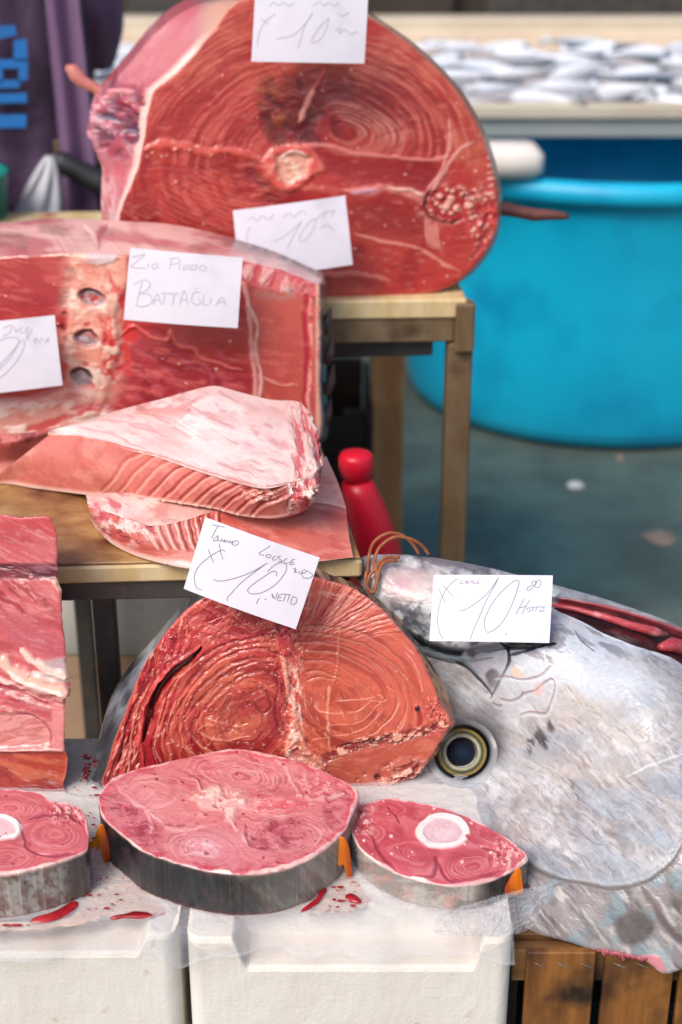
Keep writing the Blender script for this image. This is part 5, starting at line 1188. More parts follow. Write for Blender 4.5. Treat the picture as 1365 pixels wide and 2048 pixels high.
def bone(p, cx, cy, rx, ry):
    p.poly([(cx + rx * 1.18 * math.cos(t), cy + ry * 1.22 * math.sin(t)) for t in np.linspace(0, 6.28, 13)[:-1]], 'F3E6E0', .97, 3, 1.6)
    p.poly([(cx + rx * .84 * math.cos(t), cy + ry * .82 * math.sin(t)) for t in np.linspace(0, 6.28, 13)[:-1]], 'DDB4B8', .97, 3, -1.0)
    p.noise('EAD0D2', 14, .45, .6, .6, 31, 1, 0, 0, mask=p.near(cx, cy, rx * .7, ry * .7))
def paint_s2(x, y):
    p = Paint(x, y, 'CC6066', .26); p.warp(5, 40, 51)
    p.noise('D87A80', 30, .45, .6, .7, 3, 2.5, 15); p.noise('A83446', 20, .52, .66, .7, 4, 2.5, 15)
    for (c, a_, rot, r1, s_) in (((822, 1706), (1, .55), 12, 56, 5), ((945, 1733), (1, .55), -5, 66, 6), ((985, 1668), (1, .4), 25, 66, 7), ((745, 1665), (1, .7), 0, 30, 8), ((780, 1620), (1, .6), 0, 36, 9)):
        p.poly([(c[0] + r1 * math.cos(t), c[1] + r1 * a_[1] * math.sin(t) + r1 * .25 * math.cos(t) * (rot / 20)) for t in np.linspace(0, 6.28, 13)[:-1]], 'C44C58', .7, 5, .3)
        p.lam(c, a_, rot, 6, 60, r1, 'EBA8A8', '96283A', .24, .25, 0, s_, lo=.52); p.rings(c, a_, rot, 8, 1.5, 'EBA8A8', .3, .3, 10, r1, 30, 200, 14, s_, .36)
        p.rings(c, a_, rot, 1e5, 1, 'C44C58', 0)
    for l_ in ([(735, 1660), (750, 1680), (770, 1715), (800, 1745), (860, 1752), (872, 1735), (868, 1712)], [(872, 1712), (880, 1735), (905, 1760), (960, 1755), (1000, 1740)], [(775, 1610), (790, 1630), (800, 1650)], [(960, 1690), (1000, 1710), (1020, 1725)]): p.line(l_, 3, '8A2038', .75, -1.2, .7)
    m = sst(760, 735, x) * sst(1690, 1640, y); p.noise('F0B8B4', 9, .46, .56, .9, 12, 1, 0, 1.2, mask=m); p.noise('B0243A', 9, .54, .62, .8, 13, 1, 0, -1, mask=m)
    m = p.near(1020, 1712, 40, 30); p.noise('F2B4B0', 10, .48, .58, .9, 14, 1, 0, 1.4, mask=m); p.noise('A82038', 9, .55, .62, .8, 15, 1, 0, -1, mask=m)
    bone(p, 887, 1664, 46, 29); p.spots('C8203A', 12, 6, .6, .9, 0, 17, p.near(937, 1676, 10, 8))
    rim(p, 0, S2, 'CC5A68', 9, 0); rim(p, 0, S2, 'F0CCC6', 3.2, .7); p.spots('F4CFC8', 24, 3, .25, .8, .8, 19)
    return p
def paint_s2_skin(x, y, u, v):
    p = Paint(x, y + v * 30, '8E8680', .26)
    p.noise('B8B0A6', 26, .45, .6, .8, 4, 2, 0); p.noise('C08478', 20, .54, .66, .5, 5, 1, 0)
    # scale net
    gx, gy = p.x / 7, p.y / 6; f = np.abs(fbm(gx, gy, 3, 2) - .5); p.mix((1 - sst(.0, .06, f)) * .45, '6A5E5C', -.2)
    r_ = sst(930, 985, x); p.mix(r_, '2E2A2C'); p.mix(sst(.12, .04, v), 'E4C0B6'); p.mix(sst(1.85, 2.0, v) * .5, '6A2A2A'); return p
eS2, pS2 = steak('tuna_steak', 'small right tuna steak with a white rimmed bone disc beside the fish head', S2, .455, .031, (880, 1685), paint_s2, paint_s2_skin, 800, 150, 22)
S3 = [(0, 1577), (43, 1579), (81, 1587), (103, 1601), (136, 1607), (163, 1618), (176, 1650), (177, 1688), (168, 1702), (130, 1718), (87, 1732), (33, 1745), (0, 1748), (-60, 1749), (-130, 1736), (-180, 1702), (-192, 1652), (-150, 1606), (-80, 1583)]
def paint_s3(x, y):
    p = Paint(x, y, 'CE686C', .26); p.warp(5, 40, 61)
    p.noise('DA8288', 30, .45, .6, .7, 3, 2.5, 8); p.noise('A83848', 20, .52, .66, .7, 4, 2.5, 8)
    for (c, a_, rot, r1, s_) in (((110, 1670), (1, .6), 5, 62, 5), ((20, 1615), (1, .35), 8, 100, 6), ((10, 1715), (1, .45), 0, 70, 7)):
        p.poly([(c[0] + r1 * math.cos(t), c[1] + r1 * a_[1] * math.sin(t)) for t in np.linspace(0, 6.28, 13)[:-1]], 'C65660', .6, 5, .3)
        p.lam(c, a_, rot, 6, 70, r1, 'EBA8A8', '982C3C', .24, .25, 0, s_, lo=.52); p.rings(c, a_, rot, 9, 1.5, 'EBA8A8', .3, .3, 12, r1, 330, 160, 14, s_, .36)
    m = p.near(140, 1625, 40, 22); p.noise('F0B4AE', 9, .48, .58, .9, 12, 1, 0, 1.6, mask=m); p.noise('A01C34', 9, .54, .62, .8, 13, 1, 0, -1.2, mask=m)
    p.line([(40, 1645), (60, 1700), (110, 1712), (160, 1700)], 3, '8E2640', .8, -1); p.line([(60, 1640), (130, 1628), (170, 1650)], 3, '8E2640', .8, -1)
    bone(p, 2, 1656, 36, 22); rim(p, 0, S3, 'CC5868', 8, 0); rim(p, 0, S3, 'EEC4BC', 3.4, .7); p.spots('A82440', 22, 3, .3, .8, -.6, 19)
    return p
def paint_s3_skin(x, y, u, v):
    p = Paint(x, y + v * 40, '86807A', .26); p.noise('A8A29A', 26, .45, .6, .8, 4, 3, 10); p.noise('6E4A42', 24, .5, .64, .7, 5, 1, 0); p.noise('5E3A36', 9, .58, .66, .6, 6, 1, 0)
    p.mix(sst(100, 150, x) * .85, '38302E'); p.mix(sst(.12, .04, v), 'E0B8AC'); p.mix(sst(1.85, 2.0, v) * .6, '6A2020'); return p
eS3, pS3 = steak('tuna_steak', 'left tuna steak in the front row, cut by the photo edge, grey skinned', S3, .479, .054, (20, 1660), paint_s3, paint_s3_skin, 800, 150, 23)
# orange finlets
M_or = noise_mat('orange_fin', 'E08A10', 'C44A0C', 60, .35, .3, 300, .0006, (1, 1, .3), c3='6E1C10', s3=60, lo3=.58, hi3=.7)
M_fn = attr_mat('finlet_skin', bump=.5, bscale=700, spec=.4)
def finlet(pts, Yv, parent, base_x, th=.0016):
    o = crom(np.array(pts, float), 0, True)[:-1][::2]; c = o.mean(0); n = len(o); rs = np.linspace(1, .02, 14)
    XY = (c[None, None] + (o - c)[None] * rs[:, None, None]).reshape(-1, 2)
    dome = np.repeat((1 - rs ** 2) * .002, n)
    A = atY(XY[:, 0], XY[:, 1], Yv - dome); B = atY(o[:, 0], o[:, 1], Yv + th)
    t = np.clip(np.abs(XY[:, 0] - base_x) / 32, 0, 1)[:, None]
    k = sst(.45, .62, fbm(XY[:, 0] / 3, XY[:, 1] / 26, 4, 3))[:, None]
    col = lin('8E2408') * (1 - t) + lin('EC8C16') * t; col = col * (1 - .5 * k) + lin('D8560C') * .5 * k
    V = np.vstack([A, B]); F = [list(map(int, f)) for f in gridfaces(n, 14)] + [[len(A) + i, len(A) + (i + 1) % n, (i + 1) % n, i] for i in range(n)] + [list(range(len(A) + n - 1, len(A) - 1, -1))]
    mesh('finlet', V, F, M_fn, parent, np.vstack([col, np.tile(lin('8E2408'), (n, 1))]), rough=np.full(len(V), .35))
finlet([(208, 1650), (196, 1656), (190, 1676), (178, 1688), (182, 1698), (193, 1692), (196, 1702), (203, 1694), (206, 1716), (214, 1736), (220, 1700)], 1.27, eS1, 216)
finlet([(676, 1676), (690, 1676), (700, 1700), (704, 1740), (714, 1786), (706, 1790), (694, 1750), (688, 1726), (680, 1734), (676, 1722), (668, 1734), (664, 1726), (670, 1704)], 1.245, eS2, 706)
finlet([(1008, 1784), (1024, 1750), (1040, 1735), (1046, 1770), (1046, 1786), (1026, 1790)], 1.21, eS2, 1012)

# ---------------- silver fish head
HC = [(704, 1138), (712, 1120), (735, 1108), (790, 1106), (860, 1112), (940, 1125), (1020, 1143), (1106, 1166), (1200, 1192), (1300, 1226), (1365, 1252), (1480, 1300), (1560, 1450), (1560, 1650), (1520, 1850), (1440, 1922), (1375, 1936), (1331, 1948), (1300, 1928), (1281, 1918), (1192, 1901), (1130, 1882), (1056, 1862), (1040, 1835), (1044, 1795), (1030, 1740), (1002, 1706), (970, 1668), (930, 1622), (880, 1590), (845, 1560), (820, 1500), (815, 1420), (810, 1360), (800, 1300), (775, 1242), (745, 1200), (718, 1165)]
ctl = np.array([(704, 1138, 1.565), (735, 1108, 1.565), (735, 1150, 1.545), (860, 1112, 1.59), (1100, 1166, 1.58), (1365, 1252, 1.56), (1560, 1400, 1.50), (980, 1220, 1.50), (850, 1200, 1.515), (925, 1505, 1.475), (870, 1480, 1.485), (850, 1300, 1.53), (840, 1400, 1.50), (845, 1560, 1.425), (880, 1590, 1.395), (930, 1622, 1.365), (1000, 1706, 1.285), (1040, 1790, 1.235), (1056, 1862, 1.205), (1192, 1901, 1.172), (1281, 1917, 1.160), (1331, 1948, 1.142), (1440, 1922, 1.16), (1000, 1350, 1.45), (1060, 1500, 1.415), (1200, 1500, 1.345), (1365, 1500, 1.31), (1200, 1320, 1.42), (1365, 1380, 1.37), (1120, 1240, 1.47), (1300, 1290, 1.44), (1200, 1700, 1.225), (1365, 1700, 1.18), (1560, 1650, 1.2), (1100, 1650, 1.29), (1520, 1850, 1.16), (1300, 1840, 1.16), (1120, 1830, 1.195), (1010, 1560, 1.395), (960, 1590, 1.405)])
def tps_fit(P, reg=1e-3):
    n = len(P); X = P[:, :2] / 400; D = np.linalg.norm(X[:, None] - X[None], axis=2); K = D ** 2 * np.log(D + 1e-9) + reg * np.eye(n)
    A = np.zeros((n + 3, n + 3)); A[:n, :n] = K; A[:n, n] = 1; A[:n, n + 1:] = X; A[n, :n] = 1; A[n + 1:, :n] = X.T
    return X, np.linalg.solve(A, np.r_[P[:, 2], 0, 0, 0])
TX, TW = tps_fit(ctl, .02)
def head_Y(px, py):
    px = np.atleast_1d(np.asarray(px, float)) / 400; py = np.atleast_1d(np.asarray(py, float)) / 400
    out = TW[-3] + TW[-2] * px + TW[-1] * py
    for i in range(len(TX)):
        r = np.hypot(px - TX[i, 0], py - TX[i, 1]); out = out + TW[i] * r * r * np.log(r + 1e-9)
    return out
def head_at(px, py, off=0.0):
    sc_ = np.ndim(px) == 0
    P = atY(np.atleast_1d(px), np.atleast_1d(py), head_Y(px, py)); P = P + np.array([0, off * .9, -off * .5])
    return P[0] if sc_ else P
nH = np.array([-.15, -.75, .64]); nH /= np.linalg.norm(nH)
gillc = [(1390, 1640), (1365, 1692), (1340, 1730), (1300, 1760), (1260, 1774), (1215, 1777), (1180, 1768), (1140, 1764), (1100, 1752), (1060, 1730), (1030, 1700)]
def paint_head(x, y):
    p = Paint(x, y, 'B2B0B2', .34); p.warp(12, 60, 71); p.h += .5 * (fbm(x / 44, y / 40, 301, 3) - .5) + .35 * (fbm(x / 9, y / 8, 302, 3) - .5) - .35 * (1 - sst(0, .05, np.abs(fbm(x / 40, y / 26, 305, 3) - .5)))
    body = 1.0
    p.noise('C9C7C8', 90, .40, .62, .8, 3, 2, 35, .3); p.noise('A09C9D', 50, .48, .7, .5, 4, 2.4, 40); p.noise('D2D3D8', 40, .52, .74, .6, 5, 2.4, 38, .2)
    p.noise('8C8686', 7, .5, .72, .28, 101, 1.5, 40); p.noise('E4E4E8', 6, .52, .74, .3, 102, 1.5, 40, .12); p.noise('C6B2A6', 24, .54, .7, .3, 103, 1, 0)
    p.noise('BDB0A2', 70, .5, .66, .55, 6, 2, 30, mask=p.near(1230, 1440, 190, 160)); p.noise('756A66', 30, .44, .64, .7, 7, 2, 30, mask=p.near(1120, 1690, 190, 80)); p.line([(850, 1568), (900, 1605), (960, 1660), (1010, 1715), (1040, 1770), (1060, 1840)], 34, '6E686A', .75, 0, .9, .05); p.noise('6E6A72', 22, .48, .66, .6, 401, 2, 30, -.3, mask=p.near(900, 1370, 110, 70)); p.noise('EAEAEC', 18, .5, .66, .6, 402, 2, 30, .3, mask=p.near(960, 1400, 140, 70)); p.noise('76706E', 5, .6, .72, .45, 403, 5, 44, -.15)
    p.noise('857A76', 14, .58, .74, .4, 8, 3, 42, -.15); p.noise('E8EAEC', 12, .62, .76, .4, 9, 3.5, 40, .15); p.noise('8E9AA8', 60, .5, .7, .6, 10, 2, 20); p.noise('A8A2A0', 26, .46, .7, .35, 410, 3, 42, 0); p.noise('6A6466', 4, .62, .74, .5, 411, 7, 44, -.15, mask=sst(1400, 1700, y + .3 * x - 300))
    # region just behind the jaws, above the gill cover: bluish
    p.noise('C3C8D2', 50, .42, .58, .8, 11, 3, 30, mask=p.near(1150, 1330, 220, 80)); p.noise('78747C', 16, .54, .64, .8, 12, 4, 25, -.3, mask=p.near(1120, 1290, 160, 50))
    p.x = x + (p.x - x) * .25; p.y = y + (p.y - y) * .25
    X = [g[0] for g in gillc][::-1]; Yg = [g[1] for g in gillc][::-1]
    ge = np.interp(p.x, X, Yg); below = sst(-5, 12, p.y - ge) * sst(1000, 1040, p.x)
    p.mix(below * .8, '948A88', 0); p.h -= 2.2 * below
    p.noise('5E5250', 40, .48, .62, .85, 13, 2.5, 55, mask=below); p.noise('8A8084', 14, .5, .62, .7, 14, 5, 50, .4, mask=below); p.noise('CFC6C2', 14, .56, .66, .7, 15, 5, 50, .5, mask=below); p.noise('7F97A0', 40, .56, .66, .6, 16, 1, 0, mask=below)
    p.poly([(1235, 1835), (1280, 1820), (1310, 1850), (1290, 1880), (1250, 1890), (1232, 1865)], '5C504E', .85, 8); p.line([(1285, 1775), (1310, 1810), (1335, 1850), (1372, 1890)], 7, '6A5856', .8, -1.5); p.line([(1130, 1800), (1160, 1830), (1200, 1880)], 9, '6A6264', .6, -.6)
    p.line(gillc, 4.0, '5E5450', .8, -1.5, .8, 0); up = [(a_, b_ - 7) for a_, b_ in gillc]; p.line(up, 5, 'C2C4C8', .12, .1, .9, 0); p.line([(a_ - 4, b_ - 14) for a_, b_ in gillc[:6]], 3, '8A9098', .4, -.3)
    p.line([(1140, 1764), (1100, 1775), (1058, 1800)], 2.5, '70686A', .7, -.6); pass
    p.poly([(1281, 1912), (1300, 1908), (1322, 1915), (1330, 1946), (1308, 1934), (1290, 1926)], 'D0808A', .9, 3, 1)
    # gill opening at the top right
    cav = p.inside([(1095, 1205), (1106, 1196), (1200, 1214), (1300, 1240), (1400, 1275), (1600, 1340), (1600, 1420), (1400, 1345), (1340, 1312), (1250, 1282), (1170, 1246), (1106, 1216)], 3)
    p.mix(cav, '1E060A', 0); p.h = p.h * (1 - cav) - 20 * cav; p.noise('5A101A', 14, .54, .66, .6, 18, 5, 20, 1, mask=cav)
    p.r += (.6 - p.r) * cav
    jaw_band = p.inside([(860, 1108), (1106, 1160), (1300, 1220), (1500, 1290), (1500, 1320), (1300, 1236), (1106, 1192), (860, 1136)], 4)
    p.noise('A8969A', 14, .44, .6, .8, 19, 6, 14, mask=jaw_band); p.noise('DCD2D4', 10, .54, .66, .8, 20, 8, 14, .4, mask=jaw_band); p.noise('7E6A70', 8, .56, .66, .6, 21, 6, 14, mask=jaw_band)
    p.line([(1106, 1196), (1200, 1212), (1300, 1238), (1365, 1262)], 3, 'C2404A', .9, 0, .7, 0)
    p.line([(1106, 1217), (1170, 1247), (1250, 1284), (1340, 1315)], 4, 'E3EAF2', .8, 1, .8, 0)
    # lower jaw lobe (mouth side)
    jaw = p.inside([(704, 1138), (735, 1106), (860, 1112), (960, 1130), (1110, 1175), (1106, 1215), (1060, 1290), (960, 1294), (880, 1292), (820, 1268), (775, 1238), (740, 1196)], 5)
    p.mix(jaw * .6, 'B9BABE', 5); p.noise('5A5E68', 22, .44, .6, .9, 22, 1.5, 40, mask=jaw * sst(720, 800, x)); p.noise('E2E6EA', 26, .52, .62, .9, 23, 1.4, -40, mask=jaw); p.noise('4E525A', 10, .58, .68, .6, 24, 2, 40, mask=jaw)
    p.mix(p.near(822, 1172, 62, 34, .7) * .8, 'E3C7C0'); p.mix(p.near(800, 1172, 22, 18, .8) * .6, 'C490A0')
    p.mix(p.near(716, 1132, 26, 30, .6) * .85, '5E5C64'); p.mix(p.near(745, 1128, 14, 12, .8) * .6, 'AEC0D4'); p.noise('86505A', 8, .5, .6, .5, 25, 1, 0, mask=p.near(725, 1140, 26, 22)); p.noise('8C828A', 10, .45, .6, .8, 26, 7, 14, mask=p.near(900, 1128, 120, 18))
    # mouth line, dark crease
    ml = [(706, 1150), (722, 1176), (750, 1216), (790, 1252), (840, 1283), (890, 1300), (935, 1305), (990, 1297), (1050, 1292), (1110, 1288)]
    p.line(ml, 6, '16181E', 1, -8, .6, .12); p.line([(a_ + 1, b_ + 11) for a_, b_ in ml[2:8]], 3.5, '5E7684', .8, 1, .7); p.line([(a_ - 2, b_ + 20) for a_, b_ in ml[3:8]], 3, '20242C', .8, -2, .7)
    # maxilla lobe under the card
    lobe = p.inside([(925, 1306), (960, 1292), (1000, 1290), (1017, 1310), (1012, 1345), (995, 1372), (984, 1388), (960, 1360), (935, 1332)], 3)
    p.mix(lobe * .6, 'A9A8B2', 3.5); p.poly([(934, 1300), (952, 1302), (950, 1318), (940, 1314)], '5C5450', .8, 3); p.poly([(972, 1352), (986, 1340), (1000, 1352), (992, 1372), (982, 1376)], '4E4644', .85, 4)
    for l_ in ([(1000, 1288), (1016, 1302), (1019, 1325), (1008, 1350), (996, 1372), (985, 1392)], [(905, 1318), (935, 1335), (962, 1362), (984, 1390), (980, 1398)], [(1019, 1312), (1050, 1304), (1090, 1290)]): p.line(l_, 2.6, '23252E', .95, -3, .6)
    p.line([(900, 1310), (932, 1325), (958, 1350)], 2.5, '6E8894', .7, 1)
    p.line([(1148, 1262), (1160, 1280), (1190, 1304)], 1.8, '5E6470', .8, -1); p.line([(1143, 1250), (1138, 1235), (1150, 1232)], 2, 'E4C8CC', .7)
    # torn skin beside the lobe
    fl = [([(990, 1356), (1015, 1354), (1050, 1360), (1080, 1352), (1103, 1332)], '9A7468'), ([(1035, 1398), (1052, 1386), (1070, 1382), (1086, 1368), (1104, 1358), (1110, 1372), (1104, 1400), (1098, 1418), (1090, 1427), (1060, 1424), (1040, 1430)], '8E4438'), ([(1000, 1398), (1020, 1402), (1038, 1396), (1048, 1384)], '8E5044'), ([(985, 1404), (996, 1410), (1006, 1410)], '8A3430')]
    tornm = p.near(1050, 1385, 62, 50); p.mix(tornm * .5, 'D2D4DA', 1.5)
    for l_, c_ in fl: p.line(l_, 1.3, c_, .75, 1.2, .8); p.line([(a_ + 1, b_ + 6) for a_, b_ in l_], 4, 'E0E2E8', .5, .8, .9); p.line([(a_ + 1, b_ + 3) for a_, b_ in l_], 2, '7E7A80', .5, -1.0, .8)
    p.poly([(1024, 1340), (1034, 1334), (1050, 1352), (1040, 1358), (1022, 1352)], 'D6BEA8', .8, 3, 1); p.poly([(1066, 1384), (1086, 1366), (1084, 1394), (1070, 1392)], 'D8B0A8', .7, 3)
    # marks and scratches
    for c_, r_ in (((1104, 1452), 9), ((1080, 1474), 11), ((1062, 1486), 8), ((1092, 1486), 8), ((1140, 1580), 10), ((1152, 1600), 9), ((1056, 1502), 8), ((1110, 1500), 6)):
        p.noise('3C3032', 7, .42, .56, .85, int(c_[0]), 4, 48, -.5, mask=p.near(c_[0], c_[1], r_, r_ * 1.6))
    p.noise('5A4C4A', 8, .44, .58, .85, 44, 4, 24, -.4, mask=p.near(1225, 1272, 44, 15)); p.noise('7A6E78', 9, .5, .62, .6, 45, 4, 24, mask=p.near(1310, 1310, 50, 20))
    p.line([(1250, 1555), (1300, 1532), (1345, 1515), (1400, 1495)], 1.8, 'E6E6EA', .5, .6); p.line([(1250, 1560), (1300, 1540), (1345, 1523)], 2, '9E9896', .4, -.4)
    p.line([(1150, 1650), (1185, 1685), (1210, 1690)], 2, '6E6260', .5)
    # eye socket, dark crescent above right
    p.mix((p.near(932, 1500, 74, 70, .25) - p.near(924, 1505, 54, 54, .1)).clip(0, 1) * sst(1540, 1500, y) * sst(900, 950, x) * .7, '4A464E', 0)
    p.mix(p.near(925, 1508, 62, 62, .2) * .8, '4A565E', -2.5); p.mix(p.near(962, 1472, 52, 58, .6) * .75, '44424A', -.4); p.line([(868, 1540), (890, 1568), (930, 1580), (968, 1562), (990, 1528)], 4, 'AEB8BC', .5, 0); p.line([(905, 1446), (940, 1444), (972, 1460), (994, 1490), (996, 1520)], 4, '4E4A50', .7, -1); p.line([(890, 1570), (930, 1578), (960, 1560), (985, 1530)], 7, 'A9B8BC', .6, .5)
    return p
eH = empty('silver_tuna', head_at(1200, 1890), 'giant silver tuna head with tied jaws resting on the wooden crate', 'fish head')
hc = (1080, 1480)
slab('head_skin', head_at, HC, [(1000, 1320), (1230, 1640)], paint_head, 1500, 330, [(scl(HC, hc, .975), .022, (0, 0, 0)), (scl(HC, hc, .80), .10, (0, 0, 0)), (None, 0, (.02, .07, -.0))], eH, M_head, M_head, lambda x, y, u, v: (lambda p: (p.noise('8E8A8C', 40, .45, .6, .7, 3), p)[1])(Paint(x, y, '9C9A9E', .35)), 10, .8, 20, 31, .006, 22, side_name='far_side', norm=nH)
# eye
_a, _b, _c, _d = head_at(905, 1506), head_at(955, 1506), head_at(925, 1480), head_at(925, 1535)
nE = np.cross(_b - _a, _c - _d); nE /= np.linalg.norm(nE); nE *= np.sign((CP - _a) @ nE)
nE = nE * .6 + nH * .4; nE /= np.linalg.norm(nE)
ec = head_at(925, 1506) + nE * .015; uE = np.cross([0, 0, 1], nE); uE /= np.linalg.norm(uE); vE = np.cross(nE, uE)
px2m = 2.15 / 2900
def disc_(rp, hs, n=64):
    V = []
    for r, h in zip(rp, hs):
        t_ = np.linspace(0, 2 * math.pi, n, endpoint=False)
        V.append(head_at(925 + np.cos(t_) * r, 1506 + np.sin(t_) * r * .97) + nH * (.0072 + h * .001))
    return np.vstack(V)
def ringm(name, prof, cols, mat, parent, rough=.14, n=96):
    V = disc_([q[0] for q in prof], [q[1] for q in prof], n); col = np.repeat(np.array([lin(c) for c in cols]), n, axis=0)
    th = np.tile(np.linspace(0, 2 * math.pi, n, endpoint=False), len(prof)); k = .78 + .44 * fbm(np.cos(th) * 4 + 9, np.sin(th) * 4 + 9 + np.repeat(np.arange(len(prof)), n) * .3, 5)
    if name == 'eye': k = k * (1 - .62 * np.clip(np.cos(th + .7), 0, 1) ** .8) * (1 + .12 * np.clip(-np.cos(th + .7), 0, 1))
    return mesh(name, V, gridfaces(n, len(prof)), mat, parent, col * k[:, None], rough=np.full(len(V), rough))
M_eye = attr_mat('eye_gloss', bump=.12, bscale=240, coat=.35, spec=.5)
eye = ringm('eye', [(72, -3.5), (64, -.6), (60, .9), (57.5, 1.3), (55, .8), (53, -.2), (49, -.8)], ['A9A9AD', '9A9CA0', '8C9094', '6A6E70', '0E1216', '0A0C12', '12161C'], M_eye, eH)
ringm('iris', [(50, -.8), (47, .2), (44.5, .5), (42, .1), (39, .0), (36, .5), (33, .7), (30, .2)], ['12161A', '8A7236', '7A6E44', '3E4238', '5A5C48', 'A09E84', 'A8A890', '10141A'], M_eye, eye)
ringm('pupil', [(31, .1), (29, 1.0), (24, 1.9), (17, 2.6), (9, 3.0), (.2, 3.1)], ['080A0E', '0A0E16', '0C1422', '10202E', '162A3E', '1A3048'], M_eye, eye, .22)
# gill bars in the opening
def gp(pts, rad, name, mat, d=0.0):
    P = [head_at(x, y) - nH * d for x, y in pts]; return MB().tube(P, rad, 10).build(name, mat, eH, smooth=True)
M_gill = noise_mat('red_gill', 'A8303A', 'C4565A', 60, .35, .5, 200, .001, (1, 4, 4), c3='DE9A96', s3=30, lo3=.56, hi3=.7, coat=.3)
gp([(1090, 1206), (1150, 1216), (1210, 1232), (1265, 1250), (1310, 1262), (1334, 1268)], [.002, .003, .0042, .005, .006, .003], 'gill_bar', M_gill, .004)

gp([(1322, 1292), (1345, 1288), (1380, 1298), (1430, 1318), (1480, 1340)], [.004, .009, .010, .009, .006], 'gill_bar', M_gill, .005)
M_torn = noise_mat('torn_flesh_red', 'A85A60', '8A3C46', 200, .4, .4, 300, .001)
# ragged flesh under the lower edge
mb = MB()
xs_ = np.linspace(1196, 1300, 26); P_ = [head_at(x, 1899 + (x - 1192) * .19 + rr_.uniform(-1, 2)) + np.array([0, .004, -.002 + rr_.uniform(-.0015, .001)]) for x in xs_]
mb.tube(P_, [rr_.uniform(.0012, .0036) for _ in xs_], 8)
for x, l_ in ((1208, .012), (1214, .007), (1240, .009), (1246, .013), (1262, .006)):
    a = head_at(x, 1899 + (x - 1192) * .19) + np.array([0, .004, 0]); mb.tube([a, a + np.array([.002, -.001, -l_ * .6]), a + np.array([.001, 0, -l_])], [.0034, .0026, .0008], 7)
mb.build('torn_flesh', M_torn, eH, smooth=True)
# cord round the snout
cord_loops = [[(740, 1184), (738, 1150), (741, 1114), (752, 1087), (779, 1071), (804, 1074), (826, 1090), (840, 1112)], [(750, 1150), (755, 1114), (769, 1093), (793, 1079), (820, 1082), (845, 1095), (860, 1114)],
              [(802, 1121), (777, 1121), (763, 1131), (752, 1146), (741, 1160), (739, 1180), (747, 1194), (754, 1180), (757, 1156), (754, 1136), (748, 1128)], [(798, 1128), (775, 1130), (764, 1144), (758, 1168), (752, 1190), (742, 1186), (735, 1170), (737, 1150)]]
mb = MB()
for k, L_ in enumerate(cord_loops):
    q = crom(np.array(L_, float), 0, False)[::3]
    P = []
    for (x, y) in q:
        b = head_at(x, max(y, 1112)); yy = b[1]
        pnt = atY(x, y, yy) + nH * (.010 + .002 * k); P.append(pnt)
    mb.tube(P, .0021, 8)
setp(mb.build('cord', M_cord, smooth=True), 'brown cord looped round the tip of the tuna jaw', 'cord')

# ---------------- plastic film over the boxes
M_stain0 = noise_mat('watery_stain', 'DCCBB8', 'D2AE98', 40, .4, .1, 200, .0005, c3='B4604E', s3=110, lo3=.6, hi3=.68)
M_film = bpy.data.materials.new('clear_film'); nt, b = nodes(M_film)
b.inputs['Base Color'].default_value = (*lin('DCDDE4'), 1); b.inputs['Roughness'].default_value = .12; b.inputs['Specular IOR Level'].default_value = .8
lw = nt.nodes.new('ShaderNodeLayerWeight'); lw.inputs[0].default_value = .35; mrf = nt.nodes.new('ShaderNodeMapRange'); mrf.inputs[3].default_value = .16; mrf.inputs[4].default_value = .85
nt.links.new(lw.outputs['Facing'], mrf.inputs[0]); nt.links.new(mrf.outputs[0], b.inputs['Alpha'])
nf = nt.nodes.new('ShaderNodeTexNoise'); nf.inputs['Scale'].default_value = 45; nf.inputs['Detail'].default_value = 6; nf.inputs['Distortion'].default_value = 1.2
bf = nt.nodes.new('ShaderNodeBump'); bf.inputs['Strength'].default_value = .6; bf.inputs['Distance'].default_value = .004; nt.links.new(nf.outputs[0], bf.inputs['Height']); nt.links.new(bf.outputs[0], b.inputs['Normal'])
def film(name, parent, pts3, nu, nv, mat): return mesh(name, pts3, gridfaces(nu, nv, wrap=False), mat, parent)
ef = empty('plastic_film', (0, 1.3, ZB), 'clear crinkled plastic film spread over the foam boxes under the steaks', 'plastic film')
nu, nv = 340, 150
X0, X1 = atZ(-260, 1860, ZB)[0], atZ(1024, 1852, ZB)[0]
uu = np.tile(np.linspace(0, 1, nu), nv); vv = np.repeat(np.linspace(0, 1, nv), nu)
Xf = X0 + (X1 - X0) * uu; Yf_ = 1.1525 + (1.50 - 1.1525) * vv; Yf_ = Yf_ + .006 * np.sin(uu * 23) * (1 - vv) + .004 * np.sin(uu * 61 + 1) * (1 - vv)
cr1 = fbm(Xf * 28, Yf_ * 28, 5, 5); rg = 1 - np.abs(fbm(Xf * 18 + 3, Yf_ * 40, 9, 4) - .5) * 6
Zf = ZB + .0018 + .0022 * cr1 + .0022 * np.clip(rg, 0, 1) * sst(.0, .05, vv)
hang = sst(.09, .0, vv); Yf_ = Yf_ - (.010 + .002 * fbm(Xf * 40, Xf * 0 + 2, 6, 3)) * sst(.12, .03, vv); Zf = Zf - (.006 + .020 * fbm(Xf * 14, Xf * 0 + 5, 2, 4)) * hang ** 1.5 + .010 * sst(.85, 1, vv) * cr1
gapx = (fx0 + fx1) / 2; Zf = Zf - .006 * np.exp(-((Xf - gapx) / .012) ** 2)
fo = film('film_sheet', ef, np.stack([Xf, Yf_, Zf], 1), nu, nv, M_film)
